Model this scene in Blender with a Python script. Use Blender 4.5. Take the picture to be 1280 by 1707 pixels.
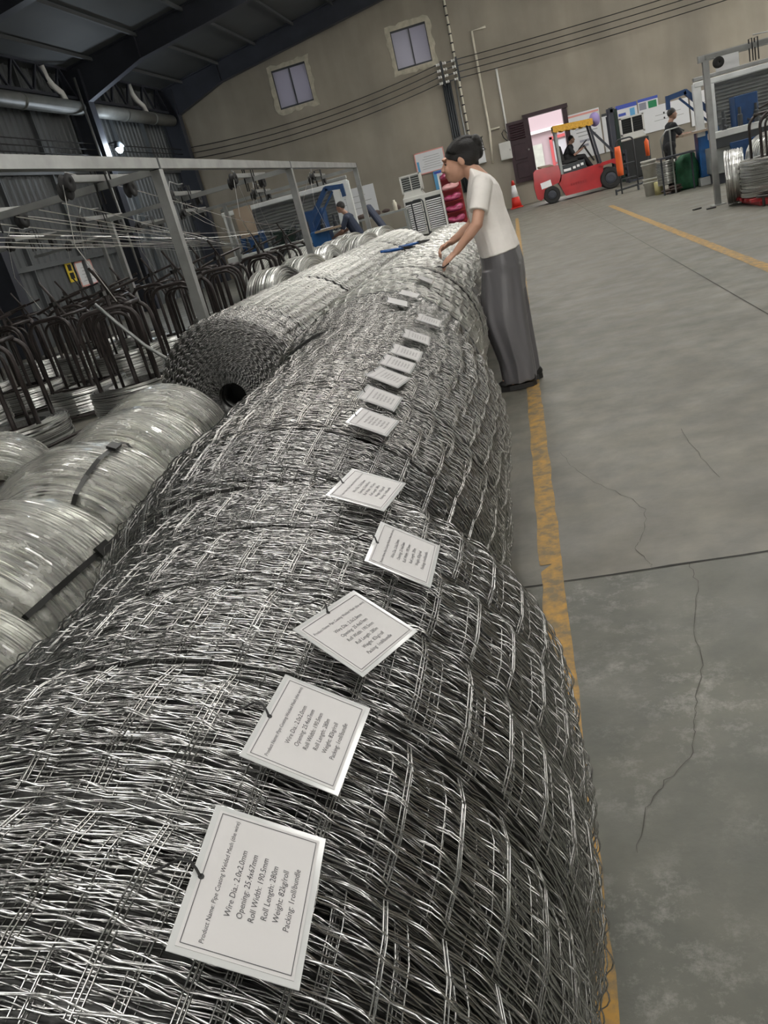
import bpy, math, random
import numpy as np
from mathutils import Vector, Matrix, Euler
random.seed(7); rng = np.random.default_rng(7)
for o in list(bpy.data.objects): bpy.data.objects.remove(o)
S = bpy.context.scene
COL = S.collection
PI = math.pi

# ------------------------------------------------------------ camera
cam = bpy.data.cameras.new('camera'); cam.sensor_fit = 'VERTICAL'; cam.sensor_height = 36.0
cam.lens = 1345.0/1707.0*36.0; cam.clip_start = 0.02; cam.clip_end = 300
co = bpy.data.objects.new('camera', cam); COL.objects.link(co)
co.matrix_world = Matrix(((0.95988559, 0.16850435, 0.22411144, 0.0),
                          (0.14407706, 0.38927863, -0.90978237, 0.0),
                          (-0.24054407, 0.9055763, 0.34938533, 1.33),
                          (0, 0, 0, 1)))
S.camera = co
# ------------------------------------------------------------ world, daylight, exposure
w = bpy.data.worlds.new('world'); S.world = w; w.use_nodes = True
bg = w.node_tree.nodes['Background']; bg.inputs[0].default_value = (1.0, 0.975, 0.93, 1); bg.inputs[1].default_value = 8.0
S.view_settings.view_transform = 'Standard'; S.view_settings.look = 'None'
S.view_settings.exposure = 0.0; S.view_settings.gamma = 1.0; S.view_settings.use_curve_mapping = False
try:
    S.cycles.max_bounces = 8; S.cycles.diffuse_bounces = 4; S.cycles.transparent_max_bounces = 16
    S.cycles.sample_clamp_indirect = 6.0
except Exception: pass

# ------------------------------------------------------------ materials
M = {}
def mat(name, col, rough=.6, metal=0.0, noise=0.0, nscale=8.0, bump=0.0, bscale=60.0, spec=.5, col2=None, stretch=None, emit=None, coat=0, detail=4):
    m = bpy.data.materials.new(name); m.use_nodes = True; nt = m.node_tree; b = nt.nodes['Principled BSDF']
    b.inputs['Base Color'].default_value = (*col, 1); b.inputs['Roughness'].default_value = rough
    b.inputs['Metallic'].default_value = metal; b.inputs['Specular IOR Level'].default_value = spec
    if coat: b.inputs['Coat Weight'].default_value = coat; b.inputs['Coat Roughness'].default_value = .08
    if noise or bump:
        tc = nt.nodes.new('ShaderNodeTexCoord'); mp = nt.nodes.new('ShaderNodeMapping')
        nt.links.new(tc.outputs['Object'], mp.inputs[0])
        if stretch: mp.inputs['Scale'].default_value = stretch
    if noise:
        n = nt.nodes.new('ShaderNodeTexNoise'); n.inputs['Scale'].default_value = nscale; n.inputs['Detail'].default_value = detail
        nt.links.new(mp.outputs[0], n.inputs['Vector'])
        r = nt.nodes.new('ShaderNodeValToRGB'); c2 = col2 or tuple(c*(1-noise) for c in col)
        r.color_ramp.elements[0].position = .32; r.color_ramp.elements[1].position = .68
        r.color_ramp.elements[0].color = (*c2, 1); r.color_ramp.elements[1].color = (*col, 1)
        nt.links.new(n.outputs['Fac'], r.inputs[0]); nt.links.new(r.outputs[0], b.inputs['Base Color'])
    if bump:
        n2 = nt.nodes.new('ShaderNodeTexNoise'); n2.inputs['Scale'].default_value = bscale; n2.inputs['Detail'].default_value = 3
        nt.links.new(mp.outputs[0], n2.inputs['Vector'])
        bp = nt.nodes.new('ShaderNodeBump'); bp.inputs['Strength'].default_value = bump; bp.inputs['Distance'].default_value = .02
        nt.links.new(n2.outputs['Fac'], bp.inputs['Height']); nt.links.new(bp.outputs[0], b.inputs['Normal'])
    if emit: b.inputs['Emission Color'].default_value = (*emit[0], 1); b.inputs['Emission Strength'].default_value = emit[1]
    M[name] = m; return m

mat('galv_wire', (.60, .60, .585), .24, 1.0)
mat('galv_wire_far_sheen', (.80, .79, .745), .34, 1.0); mat('galv_wire_mid_sheen', (.65, .645, .62), .25, 1.0)  # paler copies: grazing shine on the farther rolls put into the base colour
mat('inner_shade', (.15, .15, .145), .45, .9, noise=.9, nscale=45, stretch=(1, 9, 1), col2=(.02, .02, .02))  # near-black core colour paints in the shade between the windings
mat('coil_wire', (.80, .80, .77), .30, 1.0)
mat('coil_core', (.40, .40, .38), .42, 1.0, noise=.35, nscale=60)
mat('galv_tube', (.38, .39, .38), .45, .8, noise=.25, nscale=5)
mat('brown_tube', (.045, .036, .034), .33, .25, noise=.4, nscale=9)
mat('green_tube', (.02, .035, .028), .35, .3)
mat('black', (.012, .012, .012), .5)
mat('rubber', (.02, .02, .02), .8)
mat('dark_steel', (.045, .05, .065), .55, .1, noise=.25, nscale=2)
mat('roof_panel', (.075, .082, .086), .7, 0, noise=.2, nscale=.6)
mat('corrugated', (.125, .135, .14), .5, .2, noise=.25, nscale=.7)
mat('gutter', (.17, .175, .165), .5, .1, noise=.3, nscale=3)
mat('pvc', (.72, .68, .56), .45, 0, noise=.15, nscale=4)
mat('pvc_white', (.75, .75, .72), .4)
mat('blue_paint', (.015, .06, .17), .45, 0, noise=.3, nscale=6)
mat('bright_blue', (.02, .12, .34), .4, 0, noise=.25, nscale=6)
mat('white_paint', (.62, .64, .63), .5, 0, noise=.15, nscale=4)
mat('machine_grey', (.33, .35, .34), .5, .1, noise=.2, nscale=4)
mat('red_paint', (.46, .02, .025), .4, 0, noise=.2, nscale=4, coat=.3)
mat('dark_red', (.30, .015, .02), .5)
mat('orange', (.75, .12, .02), .5)
mat('cone_red', (.70, .035, .02), .5)
mat('reflective_white', (.85, .85, .85), .3)
mat('yellow_cloth', (.75, .42, .06), .85, 0, noise=.35, nscale=25)
mat('lilac', (.35, .28, .55), .7)
mat('maroon', (.035, .014, .02), .45, 0, noise=.3, nscale=6)
mat('pink_frame', (.30, .05, .06), .5)
mat('paper', (.54, .53, .52), .45, 0, noise=.05, nscale=12)
mat('plastic_sleeve', (.52, .53, .52), .12, 0, coat=.6)
mat('ink', (.06, .06, .065), .6)
mat('board_white', (.72, .73, .74), .4)
mat('poster_pink', (.75, .34, .30), .5)
mat('poster_blue', (.06, .10, .45), .5)
mat('poster_sky', (.12, .38, .65), .5)
mat('poster_yellow', (.75, .55, .05), .5)
mat('cardboard', (.34, .27, .20), .8, 0, noise=.15, nscale=5)
mat('glass_pane', (.30, .31, .36), .15, 0, spec=.8)
mat('frame_dark', (.04, .045, .05), .5)
mat('plaster', (.55, .51, .40), .9, 0, noise=.25, nscale=6, bump=.4, bscale=30)
mat('cooler', (.62, .62, .58), .5, 0, noise=.12, nscale=3)
mat('grille_dark', (.018, .02, .02), .6)
mat('green_sack', (.025, .13, .06), .65, 0, noise=.35, nscale=12, bump=.6, bscale=14)
mat('green_cloth', (.02, .22, .09), .7)
mat('bucket_white', (.58, .57, .52), .5, 0, noise=.2, nscale=8)
mat('brass', (.55, .50, .24), .4, .3)
mat('magenta_bag', (.45, .05, .14), .3, 0, noise=.4, nscale=8, coat=.5)
mat('pink_bag', (.75, .38, .38), .3, coat=.5)
mat('parts_brown', (.09, .06, .05), .7, 0, noise=.4, nscale=15)
mat('skin', (.60, .34, .235), .5, 0, noise=.08, nscale=10)
mat('skin_dark', (.36, .21, .15), .55)
mat('lip', (.45, .15, .13), .5)
mat('hair', (.012, .010, .009), .42, 0, noise=.4, nscale=60, stretch=(1, 1, 6), bump=.5, bscale=90)
mat('shirt_white', (.90, .86, .81), .8, 0, noise=.05, nscale=20, bump=.25, bscale=9)
mat('trouser_grey', (.14, .136, .142), .36, 0, noise=.15, nscale=3, bump=.35, bscale=5, stretch=(1, 1, .3))
mat('shirt_black', (.016, .018, .022), .8, 0, noise=.3, nscale=10)
mat('shirt_navy', (.03, .04, .07), .8)
mat('trouser_black', (.012, .012, .014), .8)
mat('trouser_rust', (.14, .05, .045), .8)
mat('shoe_black', (.014, .013, .013), .4)
mat('tool_blue', (.02, .10, .33), .35, coat=.3)
mat('outside_wall', (.27, .215, .25), .8)
mat('outside_ground', (.22, .21, .2), .9)
mat('lamp_glow', (1, 1, 1), .5, emit=((.75, .88, 1), 60))
mat('cable', (.015, .015, .015), .6)
mat('strap_metal', (.05, .05, .048), .35, .9)

def floor_mat():
    m = bpy.data.materials.new('floor_concrete'); m.use_nodes = True; nt = m.node_tree; b = nt.nodes['Principled BSDF']
    tc = nt.nodes.new('ShaderNodeTexCoord')
    def noise(sc, det, rough=.6):
        n = nt.nodes.new('ShaderNodeTexNoise'); n.inputs['Scale'].default_value = sc; n.inputs['Detail'].default_value = det; n.inputs['Roughness'].default_value = rough
        nt.links.new(tc.outputs['Object'], n.inputs['Vector']); return n
    def ramp(src, p0, p1, c0, c1):
        r = nt.nodes.new('ShaderNodeValToRGB'); e = r.color_ramp.elements; e[0].position = p0; e[1].position = p1; e[0].color = (*c0, 1); e[1].color = (*c1, 1)
        nt.links.new(src, r.inputs[0]); return r
    def mix(f, a, bb, mode='MIX'):
        x = nt.nodes.new('ShaderNodeMix'); x.data_type = 'RGBA'; x.blend_type = mode
        if isinstance(f, float): x.inputs[0].default_value = f
        else: nt.links.new(f, x.inputs[0])
        nt.links.new(a, x.inputs[6]); nt.links.new(bb, x.inputs[7]); return x.outputs[2]
    base = ramp(noise(.8, 6).outputs['Fac'], .3, .7, (.150, .145, .122), (.205, .195, .165))
    mott = ramp(noise(5, 5).outputs['Fac'], .35, .7, (.75, .76, .76), (1.1, 1.08, 1.05))
    c = mix(1.0, base.outputs[0], mott.outputs[0], 'MULTIPLY')
    # pale dusty scuffs on the near slab only: the slab this side of the joint is older
    sep = nt.nodes.new('ShaderNodeSeparateXYZ'); nt.links.new(tc.outputs['Object'], sep.inputs[0])
    lt = nt.nodes.new('ShaderNodeMath'); lt.operation = 'LESS_THAN'; lt.inputs[1].default_value = 2.51; nt.links.new(sep.outputs['Y'], lt.inputs[0])
    sc = ramp(noise(11, 10, .8).outputs['Fac'], .50, .68, (0, 0, 0), (1, 1, 1)); lo = ramp(noise(1.6, 3).outputs['Fac'], .42, .56, (0, 0, 0), (1, 1, 1))
    f1 = nt.nodes.new('ShaderNodeMath'); f1.operation = 'MULTIPLY'; nt.links.new(sc.outputs[0], f1.inputs[0]); nt.links.new(lo.outputs[0], f1.inputs[1])
    f2 = nt.nodes.new('ShaderNodeMath'); f2.operation = 'MULTIPLY'; nt.links.new(f1.outputs[0], f2.inputs[0]); nt.links.new(lt.outputs[0], f2.inputs[1])
    f3 = nt.nodes.new('ShaderNodeMath'); f3.operation = 'MULTIPLY'; f3.inputs[1].default_value = .5; nt.links.new(f2.outputs[0], f3.inputs[0])
    rgb = nt.nodes.new('ShaderNodeRGB'); rgb.outputs[0].default_value = (.42, .41, .37, 1)
    old = nt.nodes.new('ShaderNodeRGB'); old.outputs[0].default_value = (.74, .78, .78, 1)
    c = mix(lt.outputs[0], c, mix(1.0, c, old.outputs[0], 'MULTIPLY'))
    c = mix(f3.outputs[0], c, rgb.outputs[0])
    nt.links.new(c, b.inputs['Base Color'])
    rr = ramp(noise(3, 4).outputs['Fac'], .3, .7, (.45, .45, .45), (.7, .7, .7)); nt.links.new(rr.outputs[0], b.inputs['Roughness'])
    bp = nt.nodes.new('ShaderNodeBump'); bp.inputs['Strength'].default_value = .25; bp.inputs['Distance'].default_value = .01
    nt.links.new(noise(25, 6).outputs['Fac'], bp.inputs['Height']); nt.links.new(bp.outputs[0], b.inputs['Normal'])
    M['floor'] = m
floor_mat()
def wall_mat():
    m = bpy.data.materials.new('wall_concrete'); m.use_nodes = True; nt = m.node_tree; b = nt.nodes['Principled BSDF']; b.inputs['Roughness'].default_value = .9
    tc = nt.nodes.new('ShaderNodeTexCoord')
    def nz(sc, scale, det=5):
        mp = nt.nodes.new('ShaderNodeMapping'); mp.inputs['Scale'].default_value = scale; nt.links.new(tc.outputs['Object'], mp.inputs[0])
        n = nt.nodes.new('ShaderNodeTexNoise'); n.inputs['Scale'].default_value = sc; n.inputs['Detail'].default_value = det; nt.links.new(mp.outputs[0], n.inputs['Vector']); return n
    def ramp(src, p0, p1, c0, c1):
        r = nt.nodes.new('ShaderNodeValToRGB'); e = r.color_ramp.elements; e[0].position = p0; e[1].position = p1; e[0].color = (*c0, 1); e[1].color = (*c1, 1); nt.links.new(src, r.inputs[0]); return r
    a = ramp(nz(.55, (1, 1, 1)).outputs['Fac'], .3, .72, (.255, .232, .192), (.36, .33, .275))
    s = ramp(nz(1.4, (1, 1, .12)).outputs['Fac'], .3, .75, (.86, .85, .84), (1.12, 1.1, 1.06))
    x = nt.nodes.new('ShaderNodeMix'); x.data_type = 'RGBA'; x.blend_type = 'MULTIPLY'; x.inputs[0].default_value = 1
    nt.links.new(a.outputs[0], x.inputs[6]); nt.links.new(s.outputs[0], x.inputs[7]); nt.links.new(x.outputs[2], b.inputs['Base Color'])
    M['wall'] = m
wall_mat()
def wrap_mat():
    m = bpy.data.materials.new('plastic_wrap'); m.use_nodes = True; nt = m.node_tree; nt.nodes.clear()
    out = nt.nodes.new('ShaderNodeOutputMaterial'); tr = nt.nodes.new('ShaderNodeBsdfTransparent'); tr.inputs[0].default_value = (.93, .94, .9, 1)
    gl = nt.nodes.new('ShaderNodeBsdfGlossy'); gl.inputs['Roughness'].default_value = .16; gl.inputs[0].default_value = (.9, .9, .88, 1)
    df = nt.nodes.new('ShaderNodeBsdfDiffuse'); df.inputs[0].default_value = (.70, .69, .63, 1)
    tc = nt.nodes.new('ShaderNodeTexCoord'); mp = nt.nodes.new('ShaderNodeMapping'); mp.inputs['Scale'].default_value = (.7, .7, 1.6)
    nt.links.new(tc.outputs['Object'], mp.inputs[0])
    n = nt.nodes.new('ShaderNodeTexNoise'); n.inputs['Scale'].default_value = 16; n.inputs['Detail'].default_value = 6; n.inputs['Roughness'].default_value = .65; n.inputs['Distortion'].default_value = .4; nt.links.new(mp.outputs[0], n.inputs[0])
    bp = nt.nodes.new('ShaderNodeBump'); bp.inputs['Strength'].default_value = .6; bp.inputs['Distance'].default_value = .012; nt.links.new(n.outputs['Fac'], bp.inputs['Height'])
    nt.links.new(bp.outputs[0], gl.inputs['Normal'])
    fr = nt.nodes.new('ShaderNodeFresnel'); fr.inputs[0].default_value = 1.5; nt.links.new(bp.outputs[0], fr.inputs['Normal'])
    rp = nt.nodes.new('ShaderNodeValToRGB'); rp.color_ramp.elements[0].position = .45; rp.color_ramp.elements[1].position = .75
    rp.color_ramp.elements[0].color = (.16, .16, .16, 1); rp.color_ramp.elements[1].color = (.62, .62, .62, 1); nt.links.new(n.outputs['Fac'], rp.inputs[0])
    m1 = nt.nodes.new('ShaderNodeMixShader'); nt.links.new(rp.outputs[0], m1.inputs[0]); nt.links.new(tr.outputs[0], m1.inputs[1]); nt.links.new(df.outputs[0], m1.inputs[2])
    m2 = nt.nodes.new('ShaderNodeMixShader'); nt.links.new(fr.outputs[0], m2.inputs[0]); nt.links.new(m1.outputs[0], m2.inputs[1]); nt.links.new(gl.outputs[0], m2.inputs[2])
    nt.links.new(m2.outputs[0], out.inputs[0]); M['wrap'] = m
wrap_mat()
def paint_mat():
    m = bpy.data.materials.new('yellow_paint'); m.use_nodes = True; nt = m.node_tree; b = nt.nodes['Principled BSDF']; b.inputs['Roughness'].default_value = .7
    tc = nt.nodes.new('ShaderNodeTexCoord')
    n = nt.nodes.new('ShaderNodeTexNoise'); n.inputs['Scale'].default_value = 14; n.inputs['Detail'].default_value = 8; n.inputs['Roughness'].default_value = .7; nt.links.new(tc.outputs['Object'], n.inputs[0])
    r = nt.nodes.new('ShaderNodeValToRGB'); e = r.color_ramp.elements; e[0].position = .40; e[1].position = .62
    e[0].color = (.20, .155, .09, 1); e[1].color = (.48, .27, .06, 1); nt.links.new(n.outputs['Fac'], r.inputs[0]); nt.links.new(r.outputs[0], b.inputs['Base Color']); M['yellow'] = m
paint_mat()

# ------------------------------------------------------------ mesh helpers
def raw_mesh(name, V, F):
    V = np.asarray(V, dtype=np.float32).reshape(-1, 3)
    me = bpy.data.meshes.new(name)
    if isinstance(F, np.ndarray):
        n, k = F.shape
        me.vertices.add(len(V)); me.vertices.foreach_set('co', V.ravel())
        me.loops.add(n*k); me.loops.foreach_set('vertex_index', F.ravel().astype(np.int32))
        me.polygons.add(n); me.polygons.foreach_set('loop_start', np.arange(0, n*k, k, dtype=np.int32)); me.polygons.foreach_set('loop_total', np.full(n, k, dtype=np.int32))
        me.update(calc_edges=True); me.validate()
    else:
        me.from_pydata(V.tolist(), [], F); me.update()
    return me
def link(name, me, m=None, parent=None, loc=None, rot=None, smooth=False, kind=None):
    if m is not None and not me.materials: me.materials.append(M[m] if isinstance(m, str) else m)
    if smooth: me.polygons.foreach_set('use_smooth', np.ones(len(me.polygons), dtype=bool))
    o = bpy.data.objects.new(name, me); COL.objects.link(o)
    if parent: o.parent = parent
    if loc: o.location = loc
    if rot: o.rotation_euler = rot
    if kind: o['kind'] = kind
    return o
class MB:
    def __init__(s): s.V = []; s.F = []
    def add(s, V, F):
        b = len(s.V); s.V += [tuple(v) for v in V]; s.F += [tuple(i+b for i in f) for f in F]; return s
    def box(s, c, d, rot=None, bev=0):
        x, y, z = [v/2 for v in d]
        if bev:
            bx = min(bev, x*.9, y*.9, z*.9); pts = []
            for sz in (-1, 1):
                for k, (qx, qy, qz) in enumerate(((x-bx, y-bx, z), (x, y, z-bx))):
                    pass
            V = []; F = []
            rings = [(x-bx, y-bx, -z), (x, y, -z+bx), (x, y, z-bx), (x-bx, y-bx, z)]
            for rx, ry, rz in rings: V += [(-rx+bx, -ry, rz), (rx-bx, -ry, rz), (rx, -ry+bx, rz), (rx, ry-bx, rz), (rx-bx, ry, rz), (-rx+bx, ry, rz), (-rx, ry-bx, rz), (-rx, -ry+bx, rz)]
            for r in range(3):
                for i in range(8): F.append((r*8+i, r*8+(i+1) % 8, r*8+8+(i+1) % 8, r*8+8+i))
            F.append(tuple(range(7, -1, -1))); F.append(tuple(range(24, 32)))
        else:
            V = [(-x, -y, -z), (x, -y, -z), (x, y, -z), (-x, y, -z), (-x, -y, z), (x, -y, z), (x, y, z), (-x, y, z)]
            F = [(0, 3, 2, 1), (4, 5, 6, 7), (0, 1, 5, 4), (1, 2, 6, 5), (2, 3, 7, 6), (3, 0, 4, 7)]
        R = Euler(rot).to_matrix() if rot else None
        V = [tuple((R @ Vector(v) if R else Vector(v)) + Vector(c)) for v in V]
        return s.add(V, F)
    def bar(s, a, b, wd, hd=None):       # box from a to b
        a, b = Vector(a), Vector(b); d = b-a; L = d.length; q = d.to_track_quat('Y', 'Z').to_matrix(); hd = hd or wd
        V = [q @ Vector((sx*wd/2, t*L, sz*hd/2)) + a for t in (0, 1) for sx, sz in ((-1, -1), (1, -1), (1, 1), (-1, 1))]
        return s.add(V, [(0, 1, 2, 3), (7, 6, 5, 4), (0, 4, 5, 1), (1, 5, 6, 2), (2, 6, 7, 3), (3, 7, 4, 0)])
    def tube(s, P, r, n=6, closed=False):
        P = [Vector(p) for p in P]; N = len(P); rs = r if isinstance(r, (list, tuple)) else [r]*N
        T = []
        for i in range(N):
            a = P[i-1] if (closed or i > 0) else P[i]; b = P[(i+1) % N] if (closed or i < N-1) else P[i]
            t = b-a; T.append(t.normalized() if t.length > 1e-9 else Vector((0, 0, 1)))
        u = T[0].orthogonal().normalized(); V = []
        for i in range(N):
            u = (u - T[i]*u.dot(T[i])); u = u.normalized() if u.length > 1e-6 else T[i].orthogonal().normalized(); v = T[i].cross(u)
            for k in range(n):
                a = 2*PI*k/n; V.append(P[i] + (u*math.cos(a)+v*math.sin(a))*rs[i])
        F = []
        for i in range(N if closed else N-1):
            j = (i+1) % N
            for k in range(n): F.append((i*n+k, i*n+(k+1) % n, j*n+(k+1) % n, j*n+k))
        if not closed: F.append(tuple(range(n-1, -1, -1))); F.append(tuple((N-1)*n+k for k in range(n)))
        return s.add(V, F)
    def lathe(s, prof, n=24, c=(0, 0, 0), axis='Z', closed=False):
        V = []
        for r, h in prof:
            for k in range(n):
                a = 2*PI*k/n; x, y = r*math.cos(a), r*math.sin(a)
                p = {'Z': (x, y, h), 'Y': (x, h, y), 'X': (h, x, y)}[axis]; V.append(tuple(p[i]+c[i] for i in range(3)))
        F = []; m = len(prof)
        for i in range(m if closed else m-1):
            j = (i+1) % m
            for k in range(n): F.append((i*n+k, i*n+(k+1) % n, j*n+(k+1) % n, j*n+k))
        if not closed:
            if prof[0][0] > 1e-5: F.append(tuple(range(n-1, -1, -1)))
            if prof[-1][0] > 1e-5: F.append(tuple((m-1)*n+k for k in range(n)))
        return s.add(V, F)
    def loft(s, rings):                  # rings: list of equal-length point lists, capped
        n = len(rings[0]); V = [p for r in rings for p in r]; F = []
        for i in range(len(rings)-1):
            for k in range(n): F.append((i*n+k, i*n+(k+1) % n, (i+1)*n+(k+1) % n, (i+1)*n+k))
        F.append(tuple(range(n-1, -1, -1))); F.append(tuple((len(rings)-1)*n+k for k in range(n)))
        return s.add(V, F)
    def prism(s, poly, y0, y1):          # polygon in xz extruded along y
        n = len(poly); V = [(x, y0, z) for x, z in poly]+[(x, y1, z) for x, z in poly]
        F = [tuple(range(n)), tuple(range(2*n-1, n-1, -1))]+[(i, i+n, (i+1) % n+n, (i+1) % n) for i in range(n)]
        return s.add(V, F)
    def ell(s, c, r, rot=None, nu=14, nv=9):
        R = Euler(rot).to_matrix() if rot else Matrix.Identity(3); V = []; F = []
        for j in range(1, nv):
            ph = PI*j/nv
            for i in range(nu):
                th = 2*PI*i/nu; V.append(R @ Vector((r[0]*math.sin(ph)*math.cos(th), r[1]*math.sin(ph)*math.sin(th), r[2]*math.cos(ph))) + Vector(c))
        V.append(R @ Vector((0, 0, r[2]))+Vector(c)); V.append(R @ Vector((0, 0, -r[2]))+Vector(c)); t, b = len(V)-2, len(V)-1
        for j in range(nv-2):
            for i in range(nu): F.append((j*nu+i, (j+1)*nu+i, (j+1)*nu+(i+1) % nu, j*nu+(i+1) % nu))
        for i in range(nu): F.append((t, i, (i+1) % nu)); F.append((b, (nv-2)*nu+(i+1) % nu, (nv-2)*nu+i))
        return s.add(V, F)
    def cap(s, a, ra, b, rb, n=12):      # tapered capsule
        a, b = Vector(a), Vector(b); d = (b-a); L = d.length; d.normalize(); pts = []; rs = []
        for k in range(4): t = PI/2*(1-k/4); pts.append(a-d*ra*math.sin(t)); rs.append(max(ra*math.cos(t), ra*.06))
        for k in range(5): t = PI/2*k/4; pts.append(b+d*rb*math.sin(t)); rs.append(max(rb*math.cos(t), rb*.06))
        return s.tube(pts, rs, n)
    def mesh(s, name='m'):
        return raw_mesh(name, s.V, s.F)
    def build(s, name, m, parent=None, smooth=False, **k):
        return link(name, s.mesh(name), m, parent, smooth=smooth, **k)
def thing(name, label, cat, loc=(0, 0, 0), rotz=0, group=None):
    o = bpy.data.objects.new(name, None); COL.objects.link(o); o.location = loc; o.rotation_euler = (0, 0, rotz); o.empty_display_size = .1
    o['label'] = label; o['category'] = cat
    if group: o['group'] = group
    return o
def tag(o, label, cat, group=None):
    o['label'] = label; o['category'] = cat
    if group: o['group'] = group
    return o
def struct(o): o['kind'] = 'structure'; return o
def dup(root, loc, rotz=0, label=None, group=None):
    r = root.copy(); COL.objects.link(r); r.location = loc; r.rotation_euler = (0, 0, rotz)
    if label: r['label'] = label
    if group: r['group'] = group
    for ch in list(root.children):
        c = ch.copy(); COL.objects.link(c); c.parent = r
        for g in ch.children:
            d = g.copy(); COL.objects.link(d); d.parent = c
    return r
def remesh(mb, name, voxel, m, parent=None, smooth=4, **k):
    me = mb.mesh(name); o = bpy.data.objects.new('tmp', me); COL.objects.link(o)
    md = o.modifiers.new('r', 'REMESH'); md.mode = 'VOXEL'; md.voxel_size = voxel; md.use_smooth_shade = True
    if smooth: sm = o.modifiers.new('s', 'SMOOTH'); sm.factor = .5; sm.iterations = smooth
    dg = bpy.context.evaluated_depsgraph_get(); me2 = bpy.data.meshes.new_from_object(o.evaluated_get(dg)); me2.name = name
    bpy.data.objects.remove(o); me2.materials.clear()
    return link(name, me2, m, parent, smooth=True, **k)
ORD = ['first', 'second', 'third', 'fourth', 'fifth', 'sixth', 'seventh', 'eighth', 'ninth', 'tenth', 'eleventh', 'twelfth', 'thirteenth', 'fourteenth', 'fifteenth', 'sixteenth', 'seventeenth', 'eighteenth', 'nineteenth', 'twentieth']
def ordinal(i):
    if i < 20: return ORD[i]
    return {2: 'twenty', 3: 'thirty', 4: 'forty'}[(i+1)//10]+('-'+ORD[(i+1) % 10-1] if (i+1) % 10 else 'th') if (i+1) % 10 else {2: 'twentieth', 3: 'thirtieth', 4: 'fortieth'}[(i+1)//10]

# ============================================================ THE HALL
YB, XL, XR, YF = 31.0, -11.75, 12.0, -12.0
EAVE, PITCH = 6.7, math.tan(math.radians(8.3)); XRIDGE = 0.3
def roofz(x): return EAVE+PITCH*((x-XL) if x < XRIDGE else (XRIDGE-XL)-(x-XRIDGE))
fl = struct(MB().box(((XL+XR)/2, (YB+YF)/2, -.1), (XR-XL, YB-YF, .2)).build('floor', 'floor'))
# slab joint, cracks and stains: dark sealant lines a millimetre proud of the slab
def strip(pts, wd, z=.001, h=.0015):
    mb = MB(); n = len(pts); V = []
    for i, (x, y) in enumerate(pts):
        a = pts[max(i-1, 0)]; b = pts[min(i+1, n-1)]; dx, dy = b[0]-a[0], b[1]-a[1]; L = math.hypot(dx, dy) or 1; wv = wd[i] if isinstance(wd, list) else wd
        nx, ny = -dy/L*wv/2, dx/L*wv/2; V += [(x+nx, y+ny, z+h), (x-nx, y-ny, z+h)]
    F = [(2*i, 2*i+1, 2*i+3, 2*i+2) for i in range(n-1)]; mb.add(V, F); return mb
jm = mat('joint', (.03, .028, .025), .9); cm = mat('crack', (.07, .066, .056), .9)
def jag(p, q, n, amp):
    return [(p[0]+(q[0]-p[0])*i/n+random.uniform(-amp, amp), p[1]+(q[1]-p[1])*i/n+random.uniform(-amp, amp)) for i in range(n+1)]
strip(jag((-.6, 2.505), (3.5, 2.53), 60, .002), [random.uniform(.006, .011) for _ in range(61)]).build('floor_joint', 'joint', fl)
strip([(-6, 8.9), (6, 8.95)], .006).build('floor_joint', 'joint', fl)
strip([(-6, 15.5), (6, 15.5)], .008).build('floor_joint', 'joint', fl)
strip([(1.5, -3), (1.52, 30)], .006).build('floor_joint', 'joint', fl)
cr1 = [(-.01, 3.84), (.04, 3.59), (.11, 3.37), (.23, 3.14), (.27, 3.0), (.26, 2.91), (.22, 2.74), (.19, 2.68), (.22, 2.55), (.225, 2.515)]
cr2 = [(.34, 2.51), (.34, 2.38), (.32, 2.27), (.28, 2.1), (.27, 1.95), (.23, 1.82), (.2, 1.7), (.18, 1.62), (.17, 1.57), (.1, 1.5), (.04, 1.42), (.01, 1.3)]
cr3 = [(.56, 3.87), (.57, 3.51), (.59, 3.19)]
for c in (cr1, cr2, cr3):
    P = []
    for a, b in zip(c[:-1], c[1:]): P += jag(a, b, 5, .006)[:-1]
    P.append(c[-1]); strip(P, [random.uniform(.0008, .0026) for _ in P]).build('crack', 'crack', fl)
# painted aisle lines
def yline(pieces, label):
    mb = MB()
    for (x0, x1, y0, y1, sk) in pieces:
        n = max(2, int((y1-y0)/.12)); V = []
        for i in range(n+1):
            y = y0+(y1-y0)*i/n; ja = random.uniform(-.004, .004); jb = random.uniform(-.004, .004)
            V += [(x0+ja, y, .0032 if sk else .0024), (x1+jb, y+(sk if i == n else 0), .0032 if sk else .0024)]
        mb.add(V, [(2*i, 2*i+1, 2*i+3, 2*i+2) for i in range(n)])
    return tag(mb.build('floor_line', 'yellow'), label, 'floor marking')
yline([(-.143, -.066, -1.5, 2.60, .10), (-.148, -.064, 2.655, 24.0, 0)], 'worn yellow aisle line painted along the row of tagged mesh rolls')
yline([(1.93, 2.04, 4.0, 20.0, 0)], 'yellow aisle line painted across the floor from the green sack side')
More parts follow.
